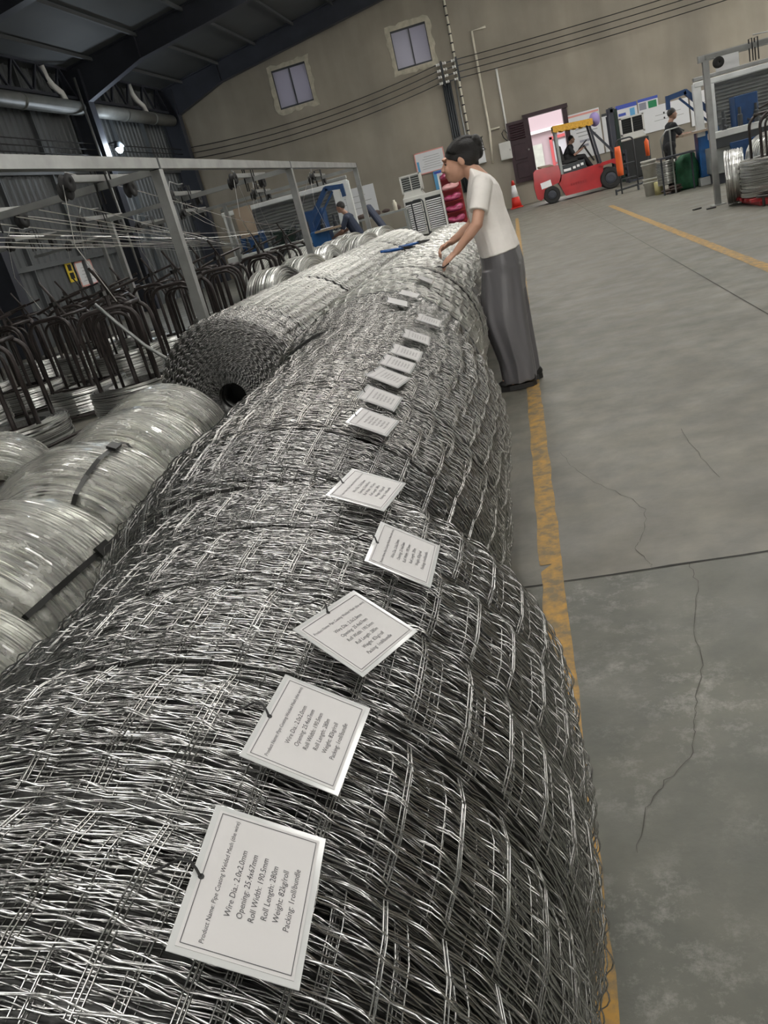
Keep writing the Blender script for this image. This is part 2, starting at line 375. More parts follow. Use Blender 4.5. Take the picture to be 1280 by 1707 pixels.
# back wall with its door opening and two window openings
DX0, DX1, DZ0, DZ1 = .80, 1.96, .78, 2.72
W1 = (-7.5, -6.26, 5.11, 6.36); W2 = (-3.18, -1.97, 5.22, 6.42)
def wall_with_holes(x0, x1, z0, z1, holes, y, th):
    mb = MB(); xs = sorted({x0, x1, *[v for h in holes for v in h[:2]]}); zs = sorted({z0, z1, *[v for h in holes for v in h[2:]]})
    for a, b in zip(xs[:-1], xs[1:]):
        for c, d in zip(zs[:-1], zs[1:]):
            mx, mz = (a+b)/2, (c+d)/2
            if not any(h[0] < mx < h[1] and h[2] < mz < h[3] for h in holes): mb.box((mx, y+th/2, mz), (b-a, th, d-c))
    return mb
struct(wall_with_holes(XL-.3, XR+.3, 0, 9.2, [(DX0, DX1, DZ0, DZ1), W1, W2], YB, .25).build('wall_back', 'wall'))
# left wall of corrugated sheet
V = []; F = []; n = 0; y = YF
prof = []
while y < YB:
    prof += [(0, y), (0, y+.14), (.035, y+.17), (.035, y+.23), (0, y+.26)]; y += .28
for dx, yy in prof: V += [(XL+dx, yy, 0), (XL+dx, yy, EAVE+.35)]
for i in range(len(prof)-1): F.append((2*i, 2*i+2, 2*i+3, 2*i+1))
b0 = len(V); V += [(XL-.1, YF, 0), (XL-.1, YB, 0), (XL-.1, YB, EAVE+.4), (XL-.1, YF, EAVE+.4)]; F.append((b0, b0+1, b0+2, b0+3))
struct(MB().add(V, F).build('wall_left', 'corrugated'))
# right wall with a long window band, front wall with an open gate (both unseen, openings added to let daylight in)
mr = MB()
mr.box((XR+.1, (YB+YF)/2, 1.0), (.2, YB-YF, 2.0)); mr.box((XR+.1, (YB+YF)/2, 6.2), (.2, YB-YF, 2.4))
mr.box((XR+.1, 1.5, 3.5), (.2, 27.0, 3.0))
for yy in np.arange(15, YB+.1, 4.0): mr.box((XR+.1, yy, 3.5), (.2, 1.2, 3.0))
struct(mr.build('wall_right', 'wall'))
struct(wall_with_holes(XL, XR, 0, 9.0, [(1.0, 5.0, 0, 4.2)], YF-.25, .25).build('wall_front', 'wall'))
# roof: opaque sheets with unseen gaps to the sky, added to light the rolls
mr = MB()
def roof_strip(xa, xb, ya=YF-.3, yb=YB+.3):
    za, zb = roofz(xa), roofz(xb); t = .12
    mr.add([(xa, ya, za), (xb, ya, zb), (xb, yb, zb), (xa, yb, za), (xa, ya, za+t), (xb, ya, zb+t), (xb, yb, zb+t), (xa, yb, za+t)],
           [(0, 3, 2, 1), (4, 5, 6, 7), (0, 1, 5, 4), (1, 2, 6, 5), (2, 3, 7, 6), (3, 0, 4, 7)])
SKYX = [(-5.2, -3.7), (-.9, .3), (.3, 1.5), (4.6, 6.2)]; SKYY = [(-5, 2.2), (8.5, 11.5), (14, 18), (21, 25.5)]
xa = XL-.4
for x0, x1 in SKYX:
    if x0 > xa: roof_strip(xa, x0)
    ya = YF-.3
    for y0, y1 in SKYY: roof_strip(x0, x1, ya, y0); ya = y1
    roof_strip(x0, x1, ya, YB+.3); xa = x1
roof_strip(xa, XR+.4)
struct(mr.build('ceiling', 'roof_panel'))
# steel columns, haunched rafters, purlins, eave bracing
def hcol(y, x=-11.35, d=.62, wv=.34):
    mb = MB(); h = roofz(x)-.1
    mb.box((x-d/2, y, h/2), (.03, wv, h)); mb.box((x+d/2, y, h/2), (.03, wv, h)); mb.box((x, y, h/2), (d, .025, h))
    o = mb.build('trim_1', 'dark_steel'); struct(o); return o
def rafter(y):
    mb = MB(); prev = None
    pts = [(-11.6, 1.05), (-9.2, .62), (-1.4, .62)]
    for (xa, da), (xb, db) in zip(pts[:-1], pts[1:]):
        za, zb = roofz(xa)-.02, roofz(xb)-.02
        mb.prism([(xa, za-da), (xb, zb-db), (xb, zb), (xa, za)], y-.015, y+.015)
        mb.bar((xa, y, za-da), (xb, y, zb-db), .28, .03); mb.bar((xa, y, za), (xb, y, zb), .28, .03)
        mb.box((xb, y, zb-db/2), (.03, .28, db))
    struct(mb.build('trim_2', 'dark_steel'))
for y in (17.2, 23.9, 30.55): hcol(y); rafter(y)
for x in np.arange(-10.6, -1.4, 1.45):
    mb = MB(); z = roofz(x)-.03
    mb.bar((x, YF, z-.05), (x, YB, z-.05), .06, .09); struct(mb.build('trim_3', 'roof_panel'))
mb = MB()
for y0, y1 in ((17.2, 23.9), (23.9, 30.5)):
    zt, zb = 6.75, 6.0; n = 6
    mb.bar((-11.4, y0, zb), (-11.4, y1, zb), .08); mb.bar((-11.4, y0, zt), (-11.4, y1, zt), .1)
    for i in range(n):
        ya, yb = y0+(y1-y0)*i/n, y0+(y1-y0)*(i+1)/n; ym = (ya+yb)/2
        mb.bar((-11.4, ya, zb), (-11.4, ym, zt), .06); mb.bar((-11.4, ym, zt), (-11.4, yb, zb), .06)
struct(mb.build('trim_4', 'dark_steel'))
for y in (14, 19.0, 21.5, 26.2, 28.5):
    struct(MB().bar((-11.66, y, 0), (-11.66, y, 6.7), .12, .06).build('trim_5', 'corrugated'))
for z in (1.9, 4.1): struct(MB().bar((-11.62, 10, z), (-11.62, 30.9, z), .06, .12).build('trim_6', 'corrugated'))

# ============================================================ MESH ROLLS
R0 = .475
def roll_meshes(key, width, top, low, wr, profile=None, pitches=44, jit=.002, hump=.0072, mt='galv_wire', ends=False):
    # top = (layers, samples, sides) of crimped outer windings, low = the same for the tighter windings beneath
    r_ = np.random.default_rng(sum(map(ord, key)))
    prof = profile or (lambda u: -.014*np.abs(2*u-1)**5)
    V = []; F = []; base = 0; CV = []; CF = []; cb = 0; rad0 = R0
    for L in range(top[0]+low[0]):
        lay = top if L < top[0] else low; samples, sides = lay[1], lay[2]; spacing = .0254 if L < top[0] else .0105
        hm = hump if L < top[0] else .0035; nw = max(2, int(round(width/spacing)))
        ang = 2*PI*np.arange(sides)/sides; p = np.array(samples); P = len(p); N = pitches*P; idx = np.arange(N)
        hh = np.where((p > .33) & (p < .90), np.sin(np.clip((p-.33)/.57, 0, 1)*PI), 0.0)[idx % P]; ll = (np.sin(p*2*PI)*.003)[idx % P]
        th0 = 2*PI*((idx//P)+p[idx % P])/pitches
        a_ = np.arange(sides)[None, :]; b_ = (a_+1) % sides; f0 = np.arange(N)[:, None]*sides; nx = ((np.arange(N)+1) % N)[:, None]*sides
        q = np.stack([f0+a_, nx+a_, nx+b_, f0+b_], -1).reshape(-1, 4)
        ph = r_.uniform(0, 2*PI/pitches) if L > 1 else L*.016; yo = r_.uniform(-.5, .5)*spacing*.6
        for j in range(nw):
            y0 = (j+.5)*width/nw+yo+r_.uniform(-.003, .003); y0 = min(max(y0, .003), width-.003); u = y0/width
            slow = r_.uniform(0, 2*PI); amp = hm*(.6+.6*r_.random())
            rad = rad0+prof(u)+hh*amp+.0015*np.sin(th0*3+slow)+r_.uniform(-jit, jit)
            th = th0+ph+r_.uniform(-.006, .006) + r_.uniform(0, .045 if L < top[0] else .14)
            yy = y0-width/2+ll+.003*np.sin(th0*2+slow); ct, st = np.cos(th), np.sin(th)
            rr = rad[:, None]+wr*np.cos(ang)[None, :]; yv = yy[:, None]+wr*np.sin(ang)[None, :]
            V.append(np.stack([rr*st[:, None], yv, rr*ct[:, None]], -1).reshape(-1, 3)); F.append(q+base); base += N*sides
        us = np.linspace(0.02, .98, 5)
        for k in range(pitches):
            a = 2*PI*k/pitches+ph+r_.uniform(-.004, .004)
            for d in ((0,) if L != 0 else (0, .0085)):
                aa = a+d; rad = rad0+.0028+np.array([prof(u) for u in us]); yv = (us-.5)*width
                c, s_ = math.sin(aa), math.cos(aa); ring = []
                for i in range(5):
                    for t in range(3):
                        g = 2*PI*t/3; rr = rad[i]+wr*math.cos(g); off = wr*math.sin(g); ring.append((rr*c+off*s_, yv[i], rr*s_-off*c))
                CV += ring
                for i in range(4):
                    for t in range(3): CF.append((cb+i*3+t, cb+i*3+(t+1) % 3, cb+i*3+3+(t+1) % 3, cb+i*3+3+t))
                cb += 15
        rad0 -= .005
    layers = 1; dl = R0-rad0
    if ends:      # windings showing at both end faces
        N = pitches*3; idx = np.arange(N); a_ = np.arange(3)[None, :]; b_ = (a_+1) % 3; f0 = np.arange(N)[:, None]*3; nx = ((np.arange(N)+1) % N)[:, None]*3
        q = np.stack([f0+a_, nx+a_, nx+b_, f0+b_], -1).reshape(-1, 4); ang = 2*PI*np.arange(3)/3
        for k in range(16):
            for sg, u in ((-1, 0.0), (1, 1.0)):
                rad = R0-.018-.0055*k+prof(u)+np.where(idx % 3 == 1, .003, 0)+r_.uniform(-.001, .001); th = 2*PI*idx/N+r_.uniform(0, .1)
                yy = sg*(width/2-.004)+np.where(idx % 3 == 0, sg*.005, 0)+r_.uniform(-.002, .002)
                rr = rad[:, None]+wr*np.cos(ang)[None, :]; yv = yy[:, None]+wr*np.sin(ang)[None, :]
                V.append(np.stack([rr*np.sin(th)[:, None], yv, rr*np.cos(th)[:, None]], -1).reshape(-1, 3)); F.append(q+base); base += N*3
    line = raw_mesh(key+'_line', np.concatenate(V), np.concatenate(F)); line.materials.append(M[mt])
    cross = raw_mesh(key+'_cross', np.array(CV), np.array(CF)); cross.materials.append(M[mt])
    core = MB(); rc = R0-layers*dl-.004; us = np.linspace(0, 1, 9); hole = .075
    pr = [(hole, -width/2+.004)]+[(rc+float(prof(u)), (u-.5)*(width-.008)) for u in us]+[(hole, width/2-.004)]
    core.lathe(pr, 72, axis='Y', closed=True); cm_ = core.mesh(key+'_core'); cm_.materials.append(M['inner_shade'])
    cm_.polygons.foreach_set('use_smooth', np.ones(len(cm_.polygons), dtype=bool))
    return line, cross, cm_
SN = [0, .28, .38, .48, .61, .74, .86]; SF = [0, .33, .5, .65, .88]; SQ = [0, .36, .6, .86]
near = [roll_meshes('nearA', .188, (2, SN, 4), (5, SF, 3), .0011, hump=.0078, ends=True), roll_meshes('nearB', .188, (2, SN, 4), (5, SF, 3), .0011, hump=.0078, ends=True)]
mid = [roll_meshes('midA', .188, (2, SF, 3), (2, SQ, 3), .0014, mt='galv_wire_mid_sheen'), roll_meshes('midB', .188, (2, SF, 3), (2, SQ, 3), .0014, mt='galv_wire_mid_sheen')]
far = [roll_meshes('farA', .188, (3, SQ, 3), (0, SQ, 3), .0019, mt='galv_wire_far_sheen')]
tel1 = roll_meshes('telA', .19, (2, SF, 3), (4, SQ, 3), .0012, profile=lambda u: -.105*(1-u)**1.3-.022, jit=.005)
tel2 = roll_meshes('telB', .19, (2, SF, 3), (4, SQ, 3), .0012, profile=lambda u: -.024*(1-u)**1.2-.004*u, jit=.004)
wide = roll_meshes('wide', 1.36, (2, SQ, 3), (0, SQ, 3), .0023, hump=.012, mt='galv_wire_far_sheen')
def roll_xc(y):
    if y < .66: return -.55
    if y < 1.26: return -.52
    if y < 3.17: return -.65
    if y < 4.1: return -.77
    return -.84+(y-4.1)*.034
def place_roll(meshes, x, y, label, group, sc=1.0, rot=None, fr=None):
    t = thing('wire_mesh_roll', label, 'wire roll', (x, y, 0), 0, group)
    rz = random.uniform(0, 2*PI) if rot is None else rot
    for nm, me, kd in (('line_wire', meshes[0], 'stuff'), ('cross_wire', meshes[1], 'stuff'), ('inner_winding', meshes[2], None)):
        o = link(nm, me, None, t, (0, 0, R0*sc), (0, rz, 0), kind=kd); o.scale = (sc, 1, sc)
    return t
tag_on = {2: '', }
y = -.065; i = 0; rolls = []
while y < 8.8:
    yc = y+.095; gap = 0
    if 1.24 < y < 1.3: m_ = tel1
    elif 1.43 < y < 1.5: m_ = tel2
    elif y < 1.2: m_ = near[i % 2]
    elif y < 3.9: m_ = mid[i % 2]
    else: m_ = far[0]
    sc = 1.0+random.uniform(-.014, .008)
    place_roll(m_, roll_xc(y)+random.uniform(-.008, .008), yc, 'silvery wire mesh roll, %s from the camera in the tagged row' % ordinal(i), 'wire mesh rolls in the tagged row', sc)
    y += .19
    if i == 6: y += .012
    i += 1
# second row: a dished front roll with its open core, one narrow roll, then broad rolls
def front_face():
    V = []; F = []; base = 0; sides = 3; r_ = np.random.default_rng(3); ang = 2*PI*np.arange(3)/3
    r = .088; k = 0
    while r < .468:
        N = 44*4; idx = np.arange(N); th = 2*PI*idx/N+r_.uniform(0, .1)
        zz = np.where(idx % 4 == 1, -.010, np.where(idx % 4 == 3, .004, 0))
        yv = -.094-.05*(1-(r/.475)**2)+zz+r_.uniform(-.004, .004); rad = r+np.where(idx % 4 == 2, .004, 0)+r_.uniform(-.001, .001)
        rr = rad[:, None]+.0016*np.cos(ang); y2 = yv[:, None]+.0016*np.sin(ang)
        V.append(np.stack([rr*np.sin(th)[:, None], y2, rr*np.cos(th)[:, None]], -1).reshape(-1, 3))
        f0 = np.arange(N)[:, None]*3; nx = ((np.arange(N)+1) % N)[:, None]*3; a = np.arange(3)[None]; b = (a+1) % 3
        F.append(np.stack([f0+a, nx+a, nx+b, f0+b], -1).reshape(-1, 4)+base); base += N*3; r += .0062
    me = raw_mesh('face_winding', np.concatenate(V), np.concatenate(F)); me.materials.append(M['galv_wire']); return me
X2 = lambda y: -1.85+(y-4.6)*.045
t = place_roll(mid[0], X2(4.6), 4.72, 'wire mesh roll facing the camera with dark open core, front of second row', 'wire mesh rolls in the second row')
link('face_winding', front_face(), None, t, (0, 0, R0), kind='stuff')
# dished core wall behind the face rings, and a black cup painting in the shade of the open core
mb = MB(); mb.lathe([(.080, -.10), (.080, .08)], 32, axis='Y'); 
dish = MB().lathe([(.082, .05), (.082, -.128), (.2, -.125), (.3, -.108), (.4, -.09), (.462, -.07), (.462, .0)], 64, axis='Y', closed=True).build('inner_winding', 'inner_shade', t, smooth=True); dish.location = (0, 0, R0)
core = MB().lathe([(.0, .05), (.081, .05), (.081, -.12), (.077, -.12), (.077, .045), (0, .045)], 32, axis='Y').build('core_hole_shade', 'black', t); core.location = (0, 0, R0)
place_roll(mid[1], X2(4.75), 4.93, 'narrow wire mesh roll right behind the open-cored front roll of the second row', 'wire mesh rolls in the second row')
for k, (ya, yb) in enumerate(((5.05, 6.38), (6.42, 7.85), (7.9, 9.25), (9.3, 10.9))):
    yc = (ya+yb)/2
    tt = place_roll(wide, X2(yc), yc, 'broad bright wire mesh roll in the second row, %s behind its front roll' % ORD[k], 'wire mesh rolls in the second row', 1+random.uniform(-.01, .01))
    tt.rotation_euler = (0, 0, -.045)
    for ch in tt.children: ch.scale[1] = (yb-ya)/1.36

# ------------------------------------------------------------ paper tags with print
TEXT = ['Product Name: Pipe Coating Welded Mesh (the wire)', 'Wire Dia.: 2.0x2.0mm', 'Opening: 25.4x67mm', 'Roll Width: 190.5mm', 'Roll Length: 280m', 'Weight: 82kg/roll', 'Packing: 1roll/bundle']
def text_mesh(s, size, name):
    cu = bpy.data.curves.new('t', 'FONT'); cu.body = s; cu.size = size; cu.align_x = 'CENTER'; cu.align_y = 'CENTER'; cu.shear = .12; cu.resolution_u = 2
    o = bpy.data.objects.new('t', cu); COL.objects.link(o); bpy.context.view_layer.update()
    dg = bpy.context.evaluated_depsgraph_get(); me = bpy.data.meshes.new_from_object(o.evaluated_get(dg)); bpy.data.objects.remove(o)
    me.name = name; me.materials.clear(); me.materials.append(M['ink']); return me
TW, TH = .132, .095
tmeshes = [(text_mesh(t_, .0050 if k == 0 else .0066, 'print_line'), (0, .026-(.012 if k else 0)-.0088*max(k-1, 0))) for k, t_ in enumerate(TEXT)]
bmb = MB()
for a, b in (((-.058, -.040), (.058, -.040)), ((.058, -.040), (.058, .040)), ((.058, .040), (-.058, .040)), ((-.058, .040), (-.058, -.040))):
    bmb.bar((a[0], a[1], .0009), (b[0], b[1], .0009), .0005, .0002)
border_me = bmb.mesh('printed_border'); border_me.materials.append(M['ink'])
def sheet_mesh(curl):
    V = []; nx, ny = 10, 8
    for s in (0, -.0006):
        for j in range(ny+1):
            for i in range(nx+1):
                x = (i/nx-.5)*TW; yv = (j/ny-.5)*TH; V.append((x, yv, s+curl*((2*i/nx-1)**2*.0)+curl*(1-(j/ny))**2*.5))
    F = []; n = (nx+1)*(ny+1)
    for j in range(ny):
        for i in range(nx):
            a = j*(nx+1)+i; F.append((a, a+1, a+nx+2, a+nx+1)); F.append((n+a, n+a+nx+1, n+a+nx+2, n+a+1))
    return raw_mesh('tag_sheet', V, F)
flat = sheet_mesh(0.0); flat.materials.append(M['plastic_sleeve'])
pap = MB().box((0, 0, .0004), (TW-.010, TH-.010, .0004)).mesh('paper'); pap.materials.append(M['paper'])
tie = MB().tube([(-.004, .041, .0005), (-.003, .046, .006), (0, .052, .008), (.002, .060, .004), (.001, .068, -.006), (-.004, .078, -.012)], .0011, 6).lathe([(0, .0012), (.0025, .0012), (.0025, 0.0007)], 10, c=(-.004, .0405, 0)).mesh('tie_wire'); tie.materials.append(M['black'])
TAGS = [(.427, 33.6, 4.4, 0), (.614, 33.5, -3.5, 0), (.782, 32.1, -21, 0), (1.008, 35.3, -1, 0), (1.182, 25.5, -8, 0), (1.70, 32, -5.3, 1), (1.887, 30.5, -2.4, 1), (2.089, 29.5, -9, 1), (2.252, 29.9, -1, 1), (2.414, 30.5, 1, 1), (2.664, 31, 3.5, 1), (3.0, 32, 1, 1), (3.50, 24.3, 6, 2), (3.77, 26.6, -1, 2), (4.14, 29, 4, 2), (4.53, 33, 1, 2)]
for k, (ty, ta, yaw, g) in enumerate(TAGS):
    xc = roll_xc(ty); a = math.radians(ta); r = R0+.018
    nrm = Vector((math.sin(a), 0, math.cos(a))); pos = Vector((xc, ty, R0))+nrm*r
    # text runs along +Y, top of the text towards -X
    tx = Vector((0, 1, 0)); up = nrm.cross(tx)
    ya = math.radians(yaw); ex = tx*math.cos(ya)+up*math.sin(ya); ey = up*math.cos(ya)-tx*math.sin(ya)
    tilt = random.uniform(-.05, .05)
    ez = ex.cross(ey); Mx = Matrix((ex, ey, ez)).transposed().to_4x4(); Mx.translation = pos
    Mx = Mx @ Matrix.Rotation(tilt, 4, 'X')
    t = thing('paper_tag', 'white laminated paper tag tied on a mesh roll, %s tag from the camera' % ordinal(k), 'tag', group='tags on the mesh rolls')
    t.matrix_world = Mx
    link('sleeve', flat, None, t); link('paper', pap, None, t); link('tie_wire', tie, None, t)
    if k < 12:
        pr_ = link('printed_border', border_me, None, t)
        for me, (px, py) in tmeshes: o = link('print_line', me, None, t); o.location = (px, py, .0009)

# pliers lying on the far rolls
def pliers():
    t = thing('pliers', 'blue handled pliers lying on top of the rolls in front of the woman', 'pliers', (-.90, 6.40, .966))
    t.rotation_euler = (0, .10, math.radians(25))
    for s in (-1, 1):
        MB().tube([(-.20, s*.045, 0), (-.13, s*.05, 0), (-.06, s*.032, 0), (0, s*.008, 0)], [.012, .014, .013, .010], 8).build('handle', 'tool_blue', t, smooth=True)
        MB().prism([(0, -.012), (.05, -.014), (.11, -.004), (.11, .004), (.05, .012), (0, .012)], s*.001, s*.022).build('jaw', 'strap_metal', t)
    MB().lathe([(.0, .016), (.018, .016), (.018, -.016), (0, -.016)], 12).build('pivot', 'strap_metal', t)
    return t
p1 = pliers(); p1.scale = (.85, .85, .85)
p2 = dup(p1, (-.80, 6.62, .968), math.radians(12), 'dark tipped blue handled pliers lying beyond the first pair on the rolls')
p2.scale = (.8, .8, .8)
#---PART3---
# ============================================================ WINDOWS, DOOR, WALL FITTINGS
def window(n, W, label):
    x0, x1, z0, z1 = W; cx, cz = (x0+x1)/2, (z0+z1)/2
    root = thing('window_%d' % n, label, 'window', (cx, YB, cz)); root['kind'] = 'structure'
    hw, hh = (x1-x0)/2, (z1-z0)/2
    # rough plaster patch around the opening
    mb = MB(); N = 40
    inner = []; outer = []
    for k in range(N):
        a = 2*PI*k/N; c, s_ = math.cos(a), math.sin(a); q = 1/max(abs(c), abs(s_))
        inner.append((c*q*hw, s_*q*hh)); e = .17+random.uniform(-.05, .05); outer.append((c*q*(hw+e)*.985, s_*q*(hh+e)*.985))
    V = [(x, -.015, z) for x, z in inner]+[(x, -.015, z) for x, z in outer]+[(x, 0, z) for x, z in outer]
    F = [(k, (k+1) % N, N+(k+1) % N, N+k) for k in range(N)]+[(N+k, N+(k+1) % N, 2*N+(k+1) % N, 2*N+k) for k in range(N)]
    mb.add(V, F).build('plaster_patch', 'plaster', root)
    fr = MB(); t = .05
    for a, b in (((-hw, -hh), (hw, -hh)), ((hw, -hh), (hw, hh)), ((hw, hh), (-hw, hh)), ((-hw, hh), (-hw, -hh))): fr.bar((a[0], .05, a[1]), (b[0], .05, b[1]), t, t*1.2)
    fr.build('window_frame', 'frame_dark', root)
    for k, (a, b) in enumerate(((-hw, 0.02), (-.02, hw))):
        sash = MB(); yy = .04+.03*k
        for p, q in (((a, -hh+.04), (b, -hh+.04)), ((b, -hh+.04), (b, hh-.04)), ((b, hh-.04), (a, hh-.04)), ((a, hh-.04), (a, -hh+.04))): sash.bar((p[0], yy, p[1]), (q[0], yy, q[1]), .035, .035)
        so = sash.build('sash', 'frame_dark', root)
        MB().box(((a+b)/2, yy, 0), (b-a-.03, .008, 2*hh-.1)).build('pane', 'window_glass', so)
def glass_mat():
    m = bpy.data.materials.new('window_glass'); m.use_nodes = True; nt = m.node_tree; nt.nodes.clear()
    out = nt.nodes.new('ShaderNodeOutputMaterial'); tl = nt.nodes.new('ShaderNodeBsdfTranslucent'); tl.inputs[0].default_value = (.13, .128, .148, 1)
    df = nt.nodes.new('ShaderNodeBsdfDiffuse'); df.inputs[0].default_value = (.22, .22, .25, 1); gl = nt.nodes.new('ShaderNodeBsdfGlossy'); gl.inputs['Roughness'].default_value = .15
    a = nt.nodes.new('ShaderNodeAddShader'); nt.links.new(tl.outputs[0], a.inputs[0]); nt.links.new(df.outputs[0], a.inputs[1])
    mx = nt.nodes.new('ShaderNodeMixShader'); mx.inputs[0].default_value = .08; nt.links.new(a.outputs[0], mx.inputs[1]); nt.links.new(gl.outputs[0], mx.inputs[2]); nt.links.new(mx.outputs[0], out.inputs[0]); M['window_glass'] = m
glass_mat()
window(1, W1, 'dusty sliding window in rough plaster patch, nearer the dark corner column')
window(2, W2, 'dusty sliding window in rough plaster patch, above the wall conduits')
# door opening: dark frame, an open panelled leaf flat against the wall, bright yard beyond
dr = thing('door_1', 'raised doorway to the bright yard with dark frame behind the forklift', 'doorway', (DX0, YB, DZ0)); dr['kind'] = 'structure'
mb = MB(); hh = DZ1-DZ0; wv = DX1-DX0
mb.box((-.04, .06, hh/2), (.10, .36, hh+.1)); mb.box((wv+.06, .06, hh/2), (.16, .36, hh+.1)); mb.box((wv/2, .04, hh+.05), (wv+.35, .42, .12)); mb.build('door_frame', 'maroon', dr)
MB().box((wv/2, .1, -.04), (wv+.2, .4, .08)).build('sill', 'plaster', dr)
leaf = MB().box((-.42, -.09, hh/2-.02), (.66, .05, hh+.02)).build('door_leaf', 'maroon', dr)
for k in range(7): MB().box((-.42, -.125, hh-.12-k*.075), (.50, .03, .035), rot=(.5, 0, 0)).build('louver_slat', 'maroon', leaf)
for zz, h_ in ((.95, .5), (.35, .5)): MB().box((-.42, -.122, zz), (.42, .025, h_), bev=.01).build('panel', 'maroon', leaf)
MB().lathe([(0, -.035), (.03, -.03), (.035, 0), (.02, .02)], 12, axis='Y', c=(-.14, -.13, .95)).build('knob', 'galv_tube', leaf, smooth=True)
struct(MB().box((1.5, 42, -.05), (40, 22, .1)).build('yard_ground', 'outside_ground'))['category'] = 'ground'
yb = thing('yard_building', 'pale building with pink framed door seen through the bright doorway', 'building', (1.6, 40, 0))
MB().box((0, 1.5, 3), (16, 3, 6)).build('wall', 'outside_wall', yb)
MB().box((0, -.05, 2.45), (16, .2, .12)).build('ledge', 'white_paint', yb)
f = MB()
for x in (.25, 1.0): f.box((x, -.03, 1.05), (.12, .12, 2.1))
f.box((.62, -.03, 2.06), (.85, .12, .12)); f.box((.62, -.03, 1.0), (.7, .08, .05)); fo = f.build('door_frame', 'pink_frame', yb)
for k, z in enumerate((.55, 1.5)): MB().box((.62, -.01, z), (.6, .03, .85)).build('pane', 'glass_pane', fo)
MB().box((-.55, -.01, 1.0), (.8, .06, 1.9)).build('shutter', 'machine_grey', yb)

def conduit(name, pts, r, m, label, n=8, clips=None):
    t = thing(name, label, 'pipe', pts[0]); p0 = Vector(pts[0])
    MB().tube([Vector(p)-p0 for p in pts], r, n).build('tube', m, t, smooth=True)
    if clips:
        a, b = Vector(pts[0])-p0, Vector(pts[-1])-p0
        cm = MB().lathe([(r*1.35, -.02), (r*1.35, .02)], 10).mesh('clip')
        for k in range(clips): link('clip', cm, 'cable', t, tuple(a+(b-a)*((k+.5)/clips)))
    return t
YW = YB-.06
mb = MB(); t = thing('cable_tray', 'dark vertical cable bundle running down the wall below the insulators', 'cable', (-1.66, YW, 0))
for k in range(4): MB().tube([(-.11+k*.075, 0, 4.45), (-.11+k*.075, 0, .9)], .036, 8).build('cable', 'frame_dark', t, smooth=True)
conduit('conduit', [(-1.36, YW, 4.45), (-1.36, YW, 1.0)], .03, 'galv_tube', 'bright metal conduit right of the dark cable bundle')
conduit('conduit', [(-1.22, YW, 7.6), (-1.24, YW, 1.6)], .04, 'pvc', 'tall cream conduit with black clips behind the woman', clips=22)
conduit('conduit', [(-.05, YW, 5.73), (-.52, YW, 5.72), (-.53, YW, 2.6), (-.62, YW, 1.6)], .04, 'pvc', 'cream conduit bent over at the top beside the doorway')
conduit('conduit', [(-.52, YW, 2.66), (-.17, YW, 2.66)], .03, 'pvc', 'short cream side branch of the bent conduit')
conduit('conduit', [(.05, YW, 4.43), (.05, YW, 2.16)], .035, 'pvc_white', 'white conduit feeding the grey box beside the maroon door leaf')
def wall_box(x0, x1, z0, z1, label, m='machine_grey'):
    t = thing('electrical_box', label, 'box', ((x0+x1)/2, YB-.08, (z0+z1)/2))
    MB().box((0, 0, 0), (x1-x0, .16, z1-z0), bev=.01).build('case', m, t)
    MB().box((0, -.085, 0), (x1-x0-.05, .015, z1-z0-.05)).build('cover', m, t); MB().box(((x1-x0)*.38, -.1, 0), (.03, .03, .06)).build('latch', 'galv_tube', t)
wall_box(-1.17, -.82, 1.69, 2.48, "pale flat panel box on the wall behind the woman's hair bun", 'board_white')
wall_box(-.31, .09, 1.6, 2.16, 'small grey electrical box left of the maroon door leaf', 'cooler')
tag(MB().tube([(.02, YW-.02, 2.16), (-.1, YW-.02, 2.3), (-.14, YW-.02, 2.45), (-.05, YW-.02, 2.55), (.05, YW-.02, 2.4), (.04, YW-.02, 2.2)], .015, 6).build('cable_loop', 'cable', smooth=True), 'small coiled black cable above the grey electrical box', 'cable')
# insulator rack and the overhead wires
t = thing('insulator_rack', 'rack of white porcelain insulators carrying the wires on the back wall', 'insulators', (-1.45, YW, 4.75))
MB().box((-.26, -.05, 0), (.06, .06, .75)).build('bracket', 'frame_dark', t); MB().box((.26, -.05, 0), (.06, .06, .75)).build('bracket', 'frame_dark', t)
ins = MB().lathe([(.02, -.07), (.05, -.06), (.03, -.02), (.05, .02), (.03, .05), (.0, .07)], 10, axis='X').mesh('insulator'); ins.materials.append(M['pvc_white'])
for k in range(4):
    for sx in (-.36, -.14, .16): link('insulator', ins, None, t, (sx, -.12, .28-k*.19))
    MB().bar((-.5, -.12, .28-k*.19), (.5, -.12, .28-k*.19), .03, .03).build('arm', 'frame_dark', t)
for k in range(4):
    z = 5.03-k*.19
    def sag(a, b, n, s): return [tuple(Vector(a).lerp(Vector(b), i/n)+Vector((0, 0, -s*4*(i/n)*(1-i/n)))) for i in range(n+1)]
    tag(MB().tube(sag((-1.9, YW-.12, z), (-11.2, YW-.12, z-.25), 14, .28), .014, 5).build('overhead_wire', 'cable'), 'black overhead wire left of the insulators, %s from the top' % ORD[k], 'wire', 'overhead wires on the back wall')
    tag(MB().tube(sag((-1.0, YW-.12, z), (11.8, YW-.12, z+.15), 14, .12), .014, 5).build('overhead_wire', 'cable'), 'black overhead wire right of the insulators, %s from the top' % ORD[k], 'wire', 'overhead wires on the back wall')
    tag(MB().tube(sag((-11.3, 12, 4.95-k*.16), (-11.3, 30.4, 4.75-k*.16), 10, .05), .016, 5).build('overhead_wire', 'cable'), 'black wire along the corrugated side wall, %s from the top' % ORD[k], 'wire', 'wires along the side wall')
